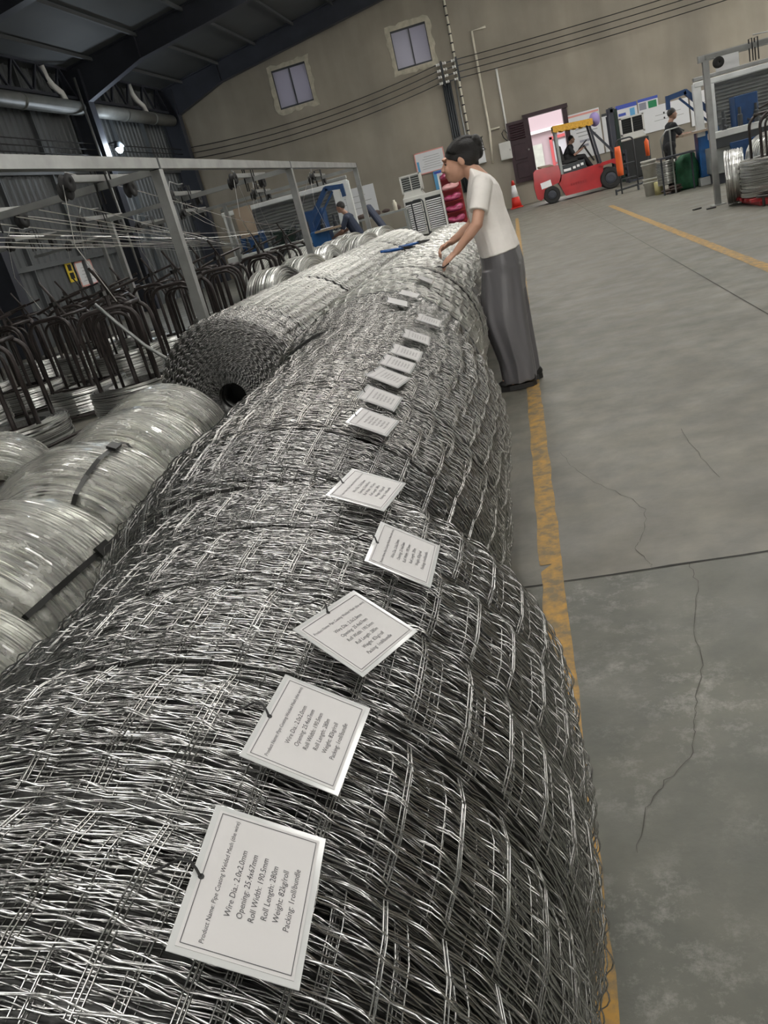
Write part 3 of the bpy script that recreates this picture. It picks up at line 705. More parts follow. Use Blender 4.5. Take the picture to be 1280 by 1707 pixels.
# gutter pipe, downpipe elbows, lamp on the left wall
for k, (a, b) in enumerate(((13.0, 23.55), (24.25, 30.2))):
    t = thing('duct_pipe', ['thick grey duct along the side wall left of the steel column', 'thick grey duct along the side wall between the two steel columns'][k], 'duct', (-11.25, a, 5.68))
    MB().tube([(0, 0, 0), (0, b-a, 0)], .19, 16).build('tube', 'gutter', t, smooth=True)
    for q in (.35, .72): MB().lathe([(.205, -.05), (.205, .05)], 16, axis='Y', c=(0, (b-a)*q, 0)).build('collar', 'gutter', t, smooth=True)
for k, y in enumerate((22.9, 28.2)):
    tag(MB().tube([(-11.3, y+.1, 5.85), (-11.3, y, 6.05), (-11.35, y-.25, 6.22), (-11.4, y-.35, 6.42), (-11.4, y-.4, 6.7)], .085, 12).build('pvc_elbow', 'pvc_white', smooth=True), ['white pipe elbow above the duct left of the steel column', 'white pipe elbow above the duct near the corner column'][k], 'pipe')
t = thing('flood_lamp', 'glaring white lamp fixed to the steel column on the side wall', 'lamp', (-10.95, 24.55, 4.62))
MB().lathe([(.05, .16), (.09, .12), (.16, .0), (.15, -.02)], 18).build('lamp_shade', 'frame_dark', t, smooth=True); MB().ell((0, 0, -.03), (.11, .11, .14)).build('bulb', 'lamp_glow', t, smooth=True)
MB().bar((-.4, 0, .16), (0, 0, .16), .04).build('bracket', 'frame_dark', t)
ld = bpy.data.lights.new('lamp_light', 'POINT'); ld.energy = 120; ld.color = (.8, .9, 1); ld.shadow_soft_size = .15; lo = bpy.data.objects.new('lamp_light', ld); COL.objects.link(lo); lo.location = (-10.75, 24.5, 4.6)
tag(conduit('conduit', [(-11.05, 23.4, 6.4), (-11.05, 23.4, 0)], .04, 'galv_tube', 'thin metal pipe standing beside the steel column on the side wall'), 'thin metal pipe standing beside the steel column on the side wall', 'pipe')
# corrugated-wall notice
def poster(name, label, cat, x0, x1, z0, z1, y, base='board_white', bands=(), lines=0, linez=(.15, .8), border=None, plane='y', m_line='machine_grey'):
    t = thing(name, label, cat, ((x0+x1)/2, y, (z0+z1)/2)); w_, h_ = x1-x0, z1-z0
    MB().box((0, 0, 0), (w_, .02, h_)).build('board', base, t)
    if border:
        f = MB(); e = .035
        for c, d in (((0, -.015, h_/2-e/2), (w_, .012, e)), ((0, -.015, -h_/2+e/2), (w_, .012, e)), ((w_/2-e/2, -.015, 0), (e, .012, h_)), ((-w_/2+e/2, -.015, 0), (e, .012, h_))): f.box(c, d)
        f.build('border', border, t)
    for (a, b, c, d, m_) in bands: MB().box(((a+b)/2*w_-w_/2, -.014, (c+d)/2*h_-h_/2), ((b-a)*w_, .01, (d-c)*h_)).build('printed_block', m_, t)
    for k in range(lines):
        zz = (linez[0]+(linez[1]-linez[0])*(k+.5)/lines-.5)*h_; MB().box((random.uniform(-.03, .03)*w_+.05*w_, -.012, zz), (w_*random.uniform(.45, .7), .006, h_*.018)).build('printed_line', m_line, t)
    return t
p = poster('notice', 'framed notice with red border on the corrugated side wall', 'notice', -.45, .45, -.33, .33, 0, lines=5, border='poster_pink'); p.location = (-11.7, 21.5, 1.5); p.rotation_euler = (0, 0, PI/2)
p = poster('notice', 'small yellow sign left of the framed notice on the side wall', 'sign', -.17, .17, -.26, .26, 0, base='poster_yellow', bands=((.2, .8, .15, .45, 'black'), (.25, .75, .55, .85, 'black'))); p.location = (-11.7, 20.75, 1.62); p.rotation_euler = (0, 0, PI/2)
poster('wall_poster', 'white notice with pink border above the air cooler by the woman', 'poster', -3.26, -2.2, 1.84, 2.56, YB-.03, bands=((.05, .12, .08, .6, 'poster_sky'),), lines=6, border='poster_pink')
poster('wall_poster', 'blue headed notice hanging left of the pink rack', 'poster', -2.72, -2.05, 1.15, 1.85, YB-.03, bands=((0, 1, .85, 1, 'poster_blue'), (0, .18, 0, .85, 'poster_sky'), (.3, .85, .35, .72, 'glass_pane')), border='poster_sky')
poster('wall_poster', 'tall white board behind the forklift mast', 'poster', 2.06, 3.13, 1.0, 2.44, YB-.03, bands=((.02, .98, .93, .97, 'poster_pink'), (.3, .6, .35, .4, 'glass_pane'), (.3, .55, .25, .3, 'glass_pane')), lines=5, linez=(.45, .85))
poster('wall_poster', 'narrow white board between forklift mast and tall white board', 'poster', 3.18, 3.58, 1.0, 2.2, YB-.03, bands=((0, 1, .93, 1, 'frame_dark'), (.4, .8, .4, .5, 'glass_pane')))
poster('wall_poster', 'blue headed notice above the big dark grille', 'poster', 3.66, 4.34, 1.75, 2.32, YB-.03, bands=((0, 1, .78, 1, 'poster_blue'), (.1, .45, .4, .55, 'poster_blue'), (.65, .88, .3, .7, 'poster_sky')))
poster('wall_poster', 'blue headed notice with printed picture right of the grille', 'poster', 4.38, 5.02, 1.85, 2.33, YB-.03, bands=((0, 1, .82, 1, 'poster_blue'), (.05, .4, .3, .75, 'glass_pane'), (.5, .92, .3, .75, 'green_cloth')))
poster('wall_poster', 'long plain white board with hooks behind the right operator', 'poster', 4.42, 5.95, 1.25, 2.02, YB-.035, bands=((.47, .5, .6, .68, 'black'), (.47, .5, .4, .48, 'black')), lines=2, linez=(.3, .7))
poster('wall_poster', 'white board with small coloured marks right of the long plain board', 'poster', 6.0, 7.6, 1.1, 2.1, YB-.035, bands=((.2, .24, .85, .9, 'poster_pink'), (.3, .34, .85, .9, 'poster_blue'), (.1, .2, .3, .4, 'poster_blue'), (.3, .36, .3, .4, 'black')), lines=2)
poster('wall_poster', 'large white board behind the seated man on the left', 'poster', -6.6, -4.9, 1.05, 2.0, YB-.035, lines=3)

# ============================================================ AIR COOLERS
def air_cooler(loc, rz, label, dark_legs=False):
    t = thing('air_cooler', label, 'air cooler', loc, rz)
    # louvred outlet head on a bent duct, louvred body below
    MB().box((0, 0, 1.62), (.66, .5, .52), bev=.02).build('outlet_head', 'cooler', t)
    fr = MB()
    for c, d in (((0, -.27, 1.86), (.66, .05, .05)), ((0, -.27, 1.38), (.66, .05, .05)), ((.305, -.27, 1.62), (.05, .05, .52)), ((-.305, -.27, 1.62), (.05, .05, .52)), ((0, -.27, 1.62), (.03, .05, .5))): fr.box(c, d)
    g = fr.build('grille_frame', 'cooler', t); MB().box((0, -.255, 1.62), (.6, .01, .46)).build('grille_back', 'grille_dark', g)
    sl = MB().box((0, 0, 0), (.27, .03, .022), rot=(.5, 0, 0)).mesh('louver'); sl.materials.append(M['grille_dark'] if dark_legs else M['machine_grey'])
    for k in range(7):
        for sx in (-.145, .145): link('louver', sl, None, g, (sx, -.272, 1.42+k*.065))
    MB().prism([(-.25, 1.38), (.25, 1.38), (.34, 1.22), (-.34, 1.22)], -.3, .3).build('duct_neck', 'cooler', t)
    return t
def cooler_body(t, m='cooler', h=1.2):
    MB().box((.28, 0, h/2+.03), (1.25, .8, h), bev=.02).build('body', m, t)
    sl = MB().box((0, 0, 0), (.48, .03, .03), rot=(.6, 0, 0)).mesh('body_louver'); sl.materials.append(M['board_white'])
    for sx in (-.04, .60):
        MB().box((sx, -.405, h*.52), (.5, .01, h*.8)).build('pad_back', 'grille_dark', t)
        for k in range(14): link('body_louver', sl, None, t, (sx, -.42, .16+k*h*.8/15))
c = air_cooler((-3.15, 27.6, 0), .0, 'pale louvred air cooler with square outlet head left of the pink rack'); cooler_body(c)
c2 = air_cooler((3.85, 29.2, 0), 0, 'big dark grilled air cooler below the blue headed notices', True); MB().box((0, .05, .62), (.8, .7, 1.15), bev=.02).build('body', 'grille_dark', c2)
c2.scale = (1.12, 1, 1.0)

# pink hanging rack of bags beside the cooler
t = thing('bag_rack', 'rack of crimson and pink plastic bags between air cooler and woman', 'bag rack', (-1.95, 27.2, 0))
MB().box((-.30, .1, .82), (.05, .35, 1.62)).build('side_panel', 'pvc_white', t); MB().box((.02, .22, .82), (.6, .04, 1.55)).build('back_panel', 'dark_red', t)
for k in range(5):
    MB().box((.02, .08, .14+k*.33), (.58, .3, .025)).build('shelf', 'dark_red', t)
    b = MB(); b.ell((-.1, .02, .25+k*.33), (.19, .14, .09), rot=(.2, .3-.15*k, .1)); b.ell((.12, .0, .27+k*.33), (.17, .13, .10), rot=(-.2, -.35+.1*k, .2)); b.ell((.03, -.03, .22+k*.33), (.22, .12, .06))
    remesh(b, 'bag', .02, 'pink_bag' if k == 3 else 'magenta_bag', t, 2)

# traffic cone
t = thing('traffic_cone', 'red and white traffic cone standing by the wall left of forklift', 'cone', (-.06, 30.0, 0))
MB().box((0, 0, .02), (.42, .42, .04), bev=.01).build('base', 'cone_red', t)
MB().lathe([(.17, .04), (.125, .36)], 24).build('lower_body', 'cone_red', t, smooth=True); MB().lathe([(.125, .36), (.065, .74)], 24).build('reflective_band', 'reflective_white', t, smooth=True); MB().lathe([(.065, .74), (.04, .88), (.03, .9), (0, .9)], 24).build('tip', 'cone_red', t, smooth=True)
# ============================================================ LEFT WIRE FEED FRAME
t = thing('wire_feed_frame', 'galvanised tube frame with posts and top rail over the wire stands', 'frame', (-2.95, 7.2, 0))
ZT = 2.04; POSTY = [2.4, 7.2, 11.75, 16.9]
def rel(p): return (p[0]+2.95, p[1]-7.2, p[2])
for y in POSTY:
    MB().box(rel((-2.95, y, ZT/2)), (.085, .085, ZT)).build('post', 'galv_tube', t)
    MB().box(rel((-2.95, y, .006)), (.2, .2, .012)).build('foot_plate', 'galv_tube', t)
for a, b in zip(POSTY[:-1], POSTY[1:]):
    MB().box(rel((-2.95, (a+b)/2, ZT+.05)), (.08, b-a-.03, .085)).build('top_rail', 'galv_tube', t); 
for y in POSTY: MB().box(rel((-2.95, y, ZT+.05)), (.085, .035, .09)).build('rail_joint', 'frame_dark', t)
for y in POSTY[1:]:
    MB().box(rel((-6.6, y, ZT+.0)), (7.2, .05, .06)).build('cross_beam', 'galv_tube', t)
    for x in (-5.75, -8.6): MB().box(rel((x, y, ZT/2)), (.07, .07, ZT)).build('post', 'galv_tube', t)
# wire guide arms clamped on the cross beams
def guide_arm():
    t = thing('wire_guide_arm', '', 'guide arm', (0, 0, 0))
    MB().box((0, .05, .08), (.05, 1.25, .055)).build('channel', 'galv_tube', t)
    for q in (-.04, .04):
        MB().tube([(-.06, q, -.12), (-.06, q, .17), (.06, q, .17), (.06, q, -.12)], .009, 6).build('clamp_bolt', 'black', t)
    pul = MB().lathe([(.015, -.035), (.072, -.035), (.076, -.025), (.05, -.01), (.05, .01), (.076, .025), (.072, .035), (.015, .035)], 20, axis='X', closed=True).mesh('pulley'); pul.materials.append(M['rubber'])
    pul.polygons.foreach_set('use_smooth', np.ones(len(pul.polygons), dtype=bool))
    link('pulley', pul, None, t, (0, -.63, .05)); link('pulley', pul, None, t, (0, .50, -.02)); link('pulley', pul, None, t, (-.05, -.60, .0))
    MB().tube([(0, -.62, .14), (0, -.52, .24), (0, -.36, .22), (0, -.2, .20), (0, 0, .21)], .008, 6).build('guide_rod', 'galv_tube', t, smooth=True)
    return t
GA = [(-3.46, 7.2), (-4.65, 7.2), (-5.8, 7.2), (-3.53, 11.75), (-4.5, 11.75), (-5.85, 11.75), (-7.0, 11.75), (-3.7, 16.9), (-4.9, 16.9), (-6.4, 16.9), (-7.4, 16.9), (-9.0, 16.9)]
arm = None; cnt = {}
for x, y in GA:
    row = {7.2: 'first', 11.75: 'second', 16.9: 'third'}[y]; k = cnt.get(y, 0); cnt[y] = k+1
    lab = 'wire guide arm with black pulleys on the %s cross beam, %s from the rail' % (row, ORD[k])
    if arm is None: arm = guide_arm(); arm.location = (x, y, 2.02); arm['label'] = lab; arm['group'] = 'wire guide arms'
    else: dup(arm, (x, y, 2.02), random.uniform(-.06, .06), lab, 'wire guide arms')
# strung wires: from the guide arms to the welding machine
wi = 0
for x, y in GA:
    xe = -4.6-(.35*wi % 2.0); pts = []
    a = Vector((x, y-.63, 2.16)); b = Vector((xe, 18.6, 1.2)); n = 8
    for i in range(n+1): u = i/n; pts.append(a.lerp(b, u)+Vector((0, 0, -.10*4*u*(1-u)+(.03*math.sin(9*u+wi) if 0 < u < 1 else 0))))
    o = MB().tube(pts, .004, 4).build('feed_wire', 'coil_wire'); tag(o, 'thin shiny feed wire strung from a pulley to the welding machine', 'wire', 'feed wires under the frame'); wi += 1
    o = MB().tube([(x, y-.70, 2.06), (x-.03, y-.8, 1.6), (x+.05, y-.6, 1.1)], .004, 4).build('feed_wire', 'coil_wire'); tag(o, 'thin shiny feed wire hanging from a pulley down to a stand', 'wire', 'feed wires under the frame')
for k in range(8):
    a = Vector((-3.9-.24*k, 7.2, 2.0)); b = Vector((-6.0-.03*k, 18.5, 1.10+.012*k)); pts = [a.lerp(b, i/8)+Vector((0, 0, .012*math.sin(i*2+k) if 0 < i < 8 else 0)) for i in range(9)]
    tag(MB().tube(pts, .0055, 4).build('feed_wire', 'coil_wire'), 'shiny feed wire in the bright bundle crossing behind the stands', 'wire', 'bright bundle of feed wires')

# ============================================================ WIRE COILS AND PAYOFF STANDS
def coil_meshes(key, ri, ro, h, nst, seg=48, wr=.0045):
    r_ = np.random.default_rng(sum(map(ord, key)))
    core = MB().lathe([(ri, 0), (ro-.012, 0.0), (ro-.008, h*.5), (ro-.012, h), (ri, h)], seg, closed=True).mesh(key+'_core'); core.materials.append(M['coil_core'])
    core.polygons.foreach_set('use_smooth', np.ones(len(core.polygons), dtype=bool))
    mb = MB()
    for k in range(nst):
        q = k/nst; z0 = h*q; rr = ro+.006*r_.uniform(-1, 1); dz = r_.uniform(-.025, .025); p = r_.uniform(0, 6.28)
        mb.tube([((rr+.004*math.sin(3*a+p))*math.cos(a), (rr+.004*math.sin(3*a+p))*math.sin(a), min(max(z0+dz*math.sin(a+p), .004), h-.004)) for a in np.linspace(0, 2*PI, seg, endpoint=False)], wr, 4, closed=True)
    for k in range(int((ro-ri)/.012)):
        rr = ri+.006+k*.012
        for z in (h+.003, ):
            p = r_.uniform(0, 6.28); mb.tube([((rr+.006*math.sin(2*a+p))*math.cos(a), (rr+.006*math.sin(2*a+p))*math.sin(a), z) for a in np.linspace(0, 2*PI, seg, endpoint=False)], wr, 3, closed=True)
    st = mb.mesh(key+'_strands'); st.materials.append(M['coil_wire']); return core, st
coilA = coil_meshes('coilA', .24, .40, .42, 34)
def wire_coil(loc, rz, label, group, meshes=coilA, sc=(1, 1, 1), rot=None, cat='wire coil'):
    t = thing('wire_coil', label, cat, loc, rz, group)
    if rot: t.rotation_euler = rot
    t.scale = sc
    link('winding', meshes[0], None, t); link('wire_strand', meshes[1], None, t, kind='stuff'); return t
def hoop_pts(w, h, r, y, n=6):
    P = [(-w/2, y, 0), (-w/2, y, h-r)]
    for k in range(1, n): a = PI/2*k/n; P.append((-w/2+r-r*math.cos(a), y, h-r+r*math.sin(a)))
    P += [(-w/2+r, y, h), (w/2-r, y, h)]
    for k in range(1, n): a = PI/2*k/n; P.append((w/2-r+r*math.sin(a), y, h-r+r*math.cos(a)))
    return P+[(w/2, y, h-r), (w/2, y, 0)]
def payoff_stand(mt='brown_tube'):
    t = thing('payoff_stand', '', 'wire stand')
    for y in (-.2, .2): MB().tube(hoop_pts(.56, 1.05, .16, y), .021, 8).build('hoop', mt, t, smooth=True)
    for y in (-.09, .09): MB().tube(hoop_pts(.34, 1.0, .12, y), .016, 8).build('hoop', mt, t, smooth=True)
    for x in (-.2, .2): MB().tube([(x, -.2, 1.05), (x, .2, 1.05)], .018, 8).build('tie_bar', mt, t, smooth=True)
    for z in (.30,):
        for y in (-.2, .2): MB().bar((-.30, y, z), (.30, y, z), .035).build('lower_rail', mt, t)
        for x in (-.28, .28): MB().bar((x, -.21, z), (x, .21, z), .035).build('lower_rail', mt, t)
    MB().tube([(.47*math.cos(a), .47*math.sin(a), .05) for a in np.linspace(0, 2*PI, 28, endpoint=False)], .015, 6, closed=True).build('base_ring', mt, t, smooth=True)
    for k in range(4):
        a = PI/4+k*PI/2; MB().tube([(.06*math.cos(a), .06*math.sin(a), .04), (.47*math.cos(a), .47*math.sin(a), .05)], .014, 6).build('spoke', mt, t)
    MB().tube([(0, 0, .03), (0, 0, 1.26)], .022, 8).build('spindle', mt, t); MB().lathe([(.0, 1.16), (.055, 1.16), (.055, 1.2), (0, 1.2)], 12).build('hub', 'strap_metal', t)
    MB().tube([(-.22, -.05, 1.12), (.05, .02, 1.19), (.30, .1, 1.23)], .014, 6).build('brake_arm', mt, t)
    MB().tube([(.1, .02, 1.0), (.02, -.02, 1.25), (-.05, -.05, 1.42)], .013, 6).build('lever', mt, t)
    return t
SP = [(-3.70, 7.0, .15), (-3.85, 9.0, -.1), (-3.85, 10.45, .1), (-3.75, 11.9, .0), (-3.7, 13.3, -.15),
      (-4.35, 5.95, .25), (-4.85, 8.05, -.2), (-5.05, 9.6, .2), (-5.1, 11.1, -.1), (-5.0, 12.7, .1),
      (-5.9, 7.4, .3), (-6.2, 9.1, 0), (-6.3, 10.8, .2), (-6.3, 12.5, -.2), (-7.5, 9.9, .15), (-7.6, 11.7, -.1), (-7.6, 13.6, 0)]
ps = None
for k, (x, y, r) in enumerate(SP):
    rw = 'nearest the rail' if k < 5 else ('in the second line from the rail' if k < 10 else 'deep behind the first lines')
    i_ = k if k < 5 else (k-5 if k < 10 else k-10)
    lab = 'dark tube payoff stand %s, %s from the camera' % (rw, ORD[i_])
    if ps is None: ps = payoff_stand(); ps.location = (x, y, 0); ps.rotation_euler = (0, 0, r); ps['label'] = lab; ps['group'] = 'payoff stands'
    else: dup(ps, (x, y, 0), r, lab, 'payoff stands')
    if k != 3: wire_coil((x, y, .068), r*3, 'wire coil in the payoff stand %s, %s from camera' % (rw, ORD[i_]), 'coils in the payoff stands', sc=(1.1, 1.1, [.7, .55, .8, .6, .65][k % 5]))
# loose coils on the floor, standing in a pile under the frame
LC = [(-3.15, 9.7, .45), (-3.1, 11.0, .30), (-3.25, 12.9, .5), (-3.3, 14.3, .35), (-4.1, 14.9, .35), (-2.75, 13.7, .25), (-2.7, 15.2, .3), (-4.9, 15.1, .3), (-3.4, 15.9, .3)]
for k, (x, y, r) in enumerate(LC):
    wire_coil((x, y, .475), 0, 'bright silver wire coil heaped along the rail, %s from the camera' % ORD[k], 'loose coils along the rail', sc=(1.12, 1.12, .9), rot=(PI/2, 0, r+.9))
tag(MB().tube([(-3.68, 6.72, 1.12), (-3.55, 6.74, .92), (-3.38, 6.76, .68), (-3.22, 6.8, .50), (-2.95, 6.9, .02)], .016, 8).build('bent_rod', 'galv_tube', smooth=True), 'long pale bent rod leaning across the nearest payoff stand', 'rod')
tag(MB().tube([(-4.7, 5.2, .12), (-4.0, 5.35, .2), (-3.35, 5.9, .3), (-2.95, 6.6, .33)], .014, 6).build('bent_rod', 'brown_tube', smooth=True), 'thin dark rod lying in front of the nearest payoff stand', 'rod')

# ============================================================ PLASTIC-WRAPPED COILS BESIDE THE ROLLS
def barrel(u): return -.075*abs(2*u-1)**2.6
def wrapped_winding():
    r_ = np.random.default_rng(5); h = .50; ro = .40; seg = 72
    pr = [(.19, .02)]+[(ro-.012+barrel(u), h*u) for u in np.linspace(0, 1, 13)]+[(.19, h-.02)]
    core = MB().lathe(pr, seg, closed=True).mesh('winding'); core.materials.append(M['coil_core']); core.polygons.foreach_set('use_smooth', np.ones(len(core.polygons), dtype=bool))
    mb = MB()
    for k in range(62):
        u0 = (k+.5)/62; p = r_.uniform(0, 6.28); du = r_.uniform(-.05, .05); dr = r_.uniform(-.006, .008); pts = []
        for a in np.linspace(0, 2*PI, seg, endpoint=False):
            u = min(max(u0+du*math.sin(a+p), .005), .995); r = ro+barrel(u)+dr+.003*math.sin(5*a+p); pts.append((r*math.cos(a), r*math.sin(a), h*u))
        mb.tube(pts, .0045, 4, closed=True)
    for z in (-.002, h+.002):
        for k in range(9):
            rr = .20+k*.014; p = r_.uniform(0, 6.28); mb.tube([((rr+.008*math.sin(2*a+p))*math.cos(a), (rr+.008*math.sin(2*a+p))*math.sin(a), z) for a in np.linspace(0, 2*PI, 48, endpoint=False)], .0045, 3, closed=True)
    st = mb.mesh('wire_strand'); st.materials.append(M['coil_wire']); return core, st
wrapc = wrapped_winding()
def wrap_mesh(seed):
    r_ = np.random.default_rng(seed); seg = 110; h = .50
    pr = [(.17, .05), (.19, -.014), (.27, -.022)]+[(.416+barrel(u), h*u) for u in np.linspace(0, 1, 11)]+[(.27, h+.022), (.19, h+.014), (.17, h-.05)]
    ph = r_.uniform(0, 6.28, 8); V = []
    for i, (r, z) in enumerate(pr):
        for k in range(seg):
            a = 2*PI*k/seg; d = sum(math.sin((5+5*j)*a+ph[j]+(.5+.35*j)*i*(1 if j % 2 else -1))*.0034/(1+.22*j) for j in range(8)); V.append(((r+d)*math.cos(a), (r+d)*math.sin(a), z+d*.8))
    F = [(i*seg+k, i*seg+(k+1) % seg, (i+1)*seg+(k+1) % seg, (i+1)*seg+k) for i in range(len(pr)-1) for k in range(seg)]
    me = raw_mesh('wrap', V, F); me.materials.append(M['wrap']); me.polygons.foreach_set('use_smooth', np.ones(len(F), dtype=bool)); return me
wraps = [wrap_mesh(k) for k in range(3)]
strap = MB().lathe([(.432, -.02), (.436, -.02), (.436, .02), (.432, .02)], 64, closed=True)
def strap_mesh():       # band around the coil's section, over the outside and through the eye
    mb = MB(); P = [(.165, -.035), (.27, -.04), (.345, -.012), (.395, .06), (.424, .16), (.424, .34), (.395, .44), (.345, .512), (.27, .54), (.165, .535)]
    V = []
    for r, z in P: V += [(r, -.009, z), (r, .009, z)]
    n = len(P); mb.add(V, [(2*i, 2*i+1, (2*i+3) % (2*n), (2*i+2) % (2*n)) for i in range(n)]); mb.box((.428, 0, .20), (.012, .04, .06)); return mb.mesh('strap')
sme = strap_mesh(); sme.materials.append(M['strap_metal'])
WC = [(-2.02, 3.88, .87, .10), (-1.88, 3.26, .89, -.08), (-1.79, 2.62, .92, .08), (-1.70, 1.98, .93, -.06), (-1.60, 1.36, .90, .10), (-2.95, 3.72, .84, .5)]
WL = ['plastic-wrapped silver wire coil touching the open-cored mesh roll', 'plastic-wrapped wire coil, second in line from the open-cored mesh roll', 'plastic-wrapped wire coil in the middle of the line of five', 'plastic-wrapped wire coil with white scuffed film, fourth from the open-cored roll', 'plastic-wrapped wire coil nearest the camera at the left edge', 'plastic-wrapped wire coil with thick metal hook, left of the wrapped line']
for k, (x, y, sc, rz) in enumerate(WC):
    t = thing('wrapped_wire_coil', WL[k], 'wire coil', (x, y, .437*sc), 0, 'plastic-wrapped coils')
    t.rotation_euler = (PI/2, 0, rz); t.scale = (sc, sc, 1.0)
    # the local z axis now runs towards -Y; centre the winding on it
    for nm, me, kd in (('winding', wrapc[0], None), ('wire_strand', wrapc[1], 'stuff'), ('plastic_film', wraps[k % 3], None)):
        link(nm, me, None, t, (0, 0, -.25), (0, 0, k*1.1), kind=kd)
    for q, a in enumerate((-.55+.45*(k % 3),)): link('strap', sme, None, t, (0, 0, -.25), (0, 0, a+k*.35))
    if k == 5: MB().tube([(-.28, .42, .22), (-.22, .50, .3), (-.10, .52, .32), (.0, .46, .34), (.04, .3, .36)], .025, 10).build('hook', 'galv_tube', t, smooth=True)

# ============================================================ WELDING MACHINES (mirror pair left and right)
def welding_machine(x, y, sgn, label):
    t = thing('welding_machine', label, 'machine', (x, y, 0))
    b = lambda c, d, nm, m: MB().box((c[0]*sgn, c[1], c[2]), d, bev=.01).build(nm, m, t)
    b((0, 0, .45), (2.9, .9, .5), 'base', 'machine_grey'); b((0, -.3, .92), (2.9, .5, .12), 'bed', 'white_paint')
    for px in (-1.5, -1.25, 1.05, 1.45): b((px, .3, 1.45), (.16, .12, 1.0), 'column', 'white_paint')
    b((0, .3, 1.93), (3.1, .14, .10), 'top_beam', 'white_paint'); b((0, .32, 2.03), (3.1, .12, .07), 'upper_rail', 'galv_tube')
    b((0, .42, 1.45), (2.5, .03, .95), 'rear_panel', 'machine_grey')
    for k in range(14): MB().box((0, .39, 1.02+k*.065), (2.4, .02, .03), rot=(.5, 0, 0)).build('louver_slat', 'galv_tube', t)
    b((-.75, -.15, 1.25), (.42, .45, .55), 'motor_box', 'blue_paint'); b((.1, -.1, 1.12), (.5, .4, .3), 'gearbox', 'green_tube')
    b((.85, -.1, 1.18), (.5, .4, .42), 'motor_box', 'blue_paint')
    for k in range(9):
        px = -1.2+k*.3; MB().lathe([(.0, 0), (.05, 0), (.05, .2), (.03, .22), (.03, .34), (0, .34)], 10, c=(px*sgn, -.42, .98)).build('electrode', 'frame_dark', t)
    b((0, -.5, .78), (2.9, .06, .22), 'front_panel', 'frame_dark'); b((-.9, -.52, .5), (.5, .06, .45), 'door', 'blue_paint')
    MB().bar((-1.45*sgn, -.35, .3), (1.45*sgn, -.35, .3), .08).build('foot_beam', 'dark_steel', t)
    for px in (-1.3, 0, 1.3): b((px, 0, .1), (.2, .8, .2), 'foot', 'dark_steel')
    for k in range(6): MB().bar(((-1.2+k*.45)*sgn, -.7, 1.02), ((-1.2+k*.45)*sgn, -.2, 1.10), .03).build('wire_guide', 'frame_dark', t)
    return t
def blue_crane(x, y, sgn, label):     # control post with cantilevered arm
    t = thing('control_crane', label, 'machine', (x, y, 0))
    MB().box((.12*sgn, 0, .62), (.42, .4, .92), bev=.015).build('cabinet', 'bright_blue', t)
    for z in (.45, .85): MB().box((.12*sgn, -.21, z), (.34, .02, .34)).build('door', 'bright_blue', t)
    MB().box((.12*sgn, 0, .08), (.5, .5, .16)).build('plinth', 'white_paint', t)
    MB().bar((.3*sgn, 0, 1.0), (.3*sgn, .0, 1.32), .09).build('post', 'blue_paint', t)
    MB().bar((.3*sgn, 0, 1.3), (-.22*sgn, 0, 1.88), .10, .10).build('boom', 'blue_paint', t)
    MB().bar((-.20*sgn, 0, 1.87), (-.56*sgn, 0, 1.83), .10, .10).build('jib', 'blue_paint', t); MB().bar((-.56*sgn, 0, 1.88), (-.57*sgn, 0, 1.62), .08).build('drop_arm', 'blue_paint', t)
    MB().bar((.27*sgn, 0, 1.1), (-.34*sgn, 0, 1.78), .04).build('brace', 'blue_paint', t)
    MB().box((-.1*sgn, -.1, 1.06), (.6, .45, .04)).build('desk', 'cardboard', t); MB().box((-.05*sgn, -.15, 1.09), (.25, .2, .015)).build('papers', 'board_white', t)
    return t
welding_machine(-5.2, 19.2, -1, 'blue and white wire welding machine behind the payoff stands at left')
welding_machine(5.35, 18.8, 1, 'blue and grey wire welding machine behind the right frame')
blue_crane(-4.15, 18.4, -1, 'blue control post with bent arm beside the seated man'); blue_crane(3.88, 19.3, 1, 'blue control cabinet with bent arm beside the right operator')
tag(MB().box((-6.05, 18.9, 1.65), (.42, .02, .66), rot=(0, .0, 0)).build('cardboard_sheet', 'cardboard'), 'brown cardboard sheet leaning at the left end of the welding machine', 'cardboard')

# right frame at the aisle
t = thing('wire_feed_frame', 'galvanised post and top rail with hanging board at the right', 'frame', (3.03, 14.25, 0))
MB().box((0, 0, 1.03), (.085, .085, 2.06)).build('post', 'galv_tube', t); MB().box((0, 0, .006), (.2, .2, .012)).build('foot_plate', 'galv_tube', t)
MB().box((1.5, 0, 2.10), (3.2, .08, .09)).build('top_rail', 'galv_tube', t); MB().box((3.0, 0, 1.03), (.085, .085, 2.06)).build('post', 'galv_tube', t)
MB().box((.29, -.06, 1.97), (.33, .015, .20)).build('hanging_board', 'board_white', t)
dup(arm, (3.62, 13.9, 2.0), PI/2+.1, 'wire guide arm with black pulley on the right frame', 'wire guide arms')
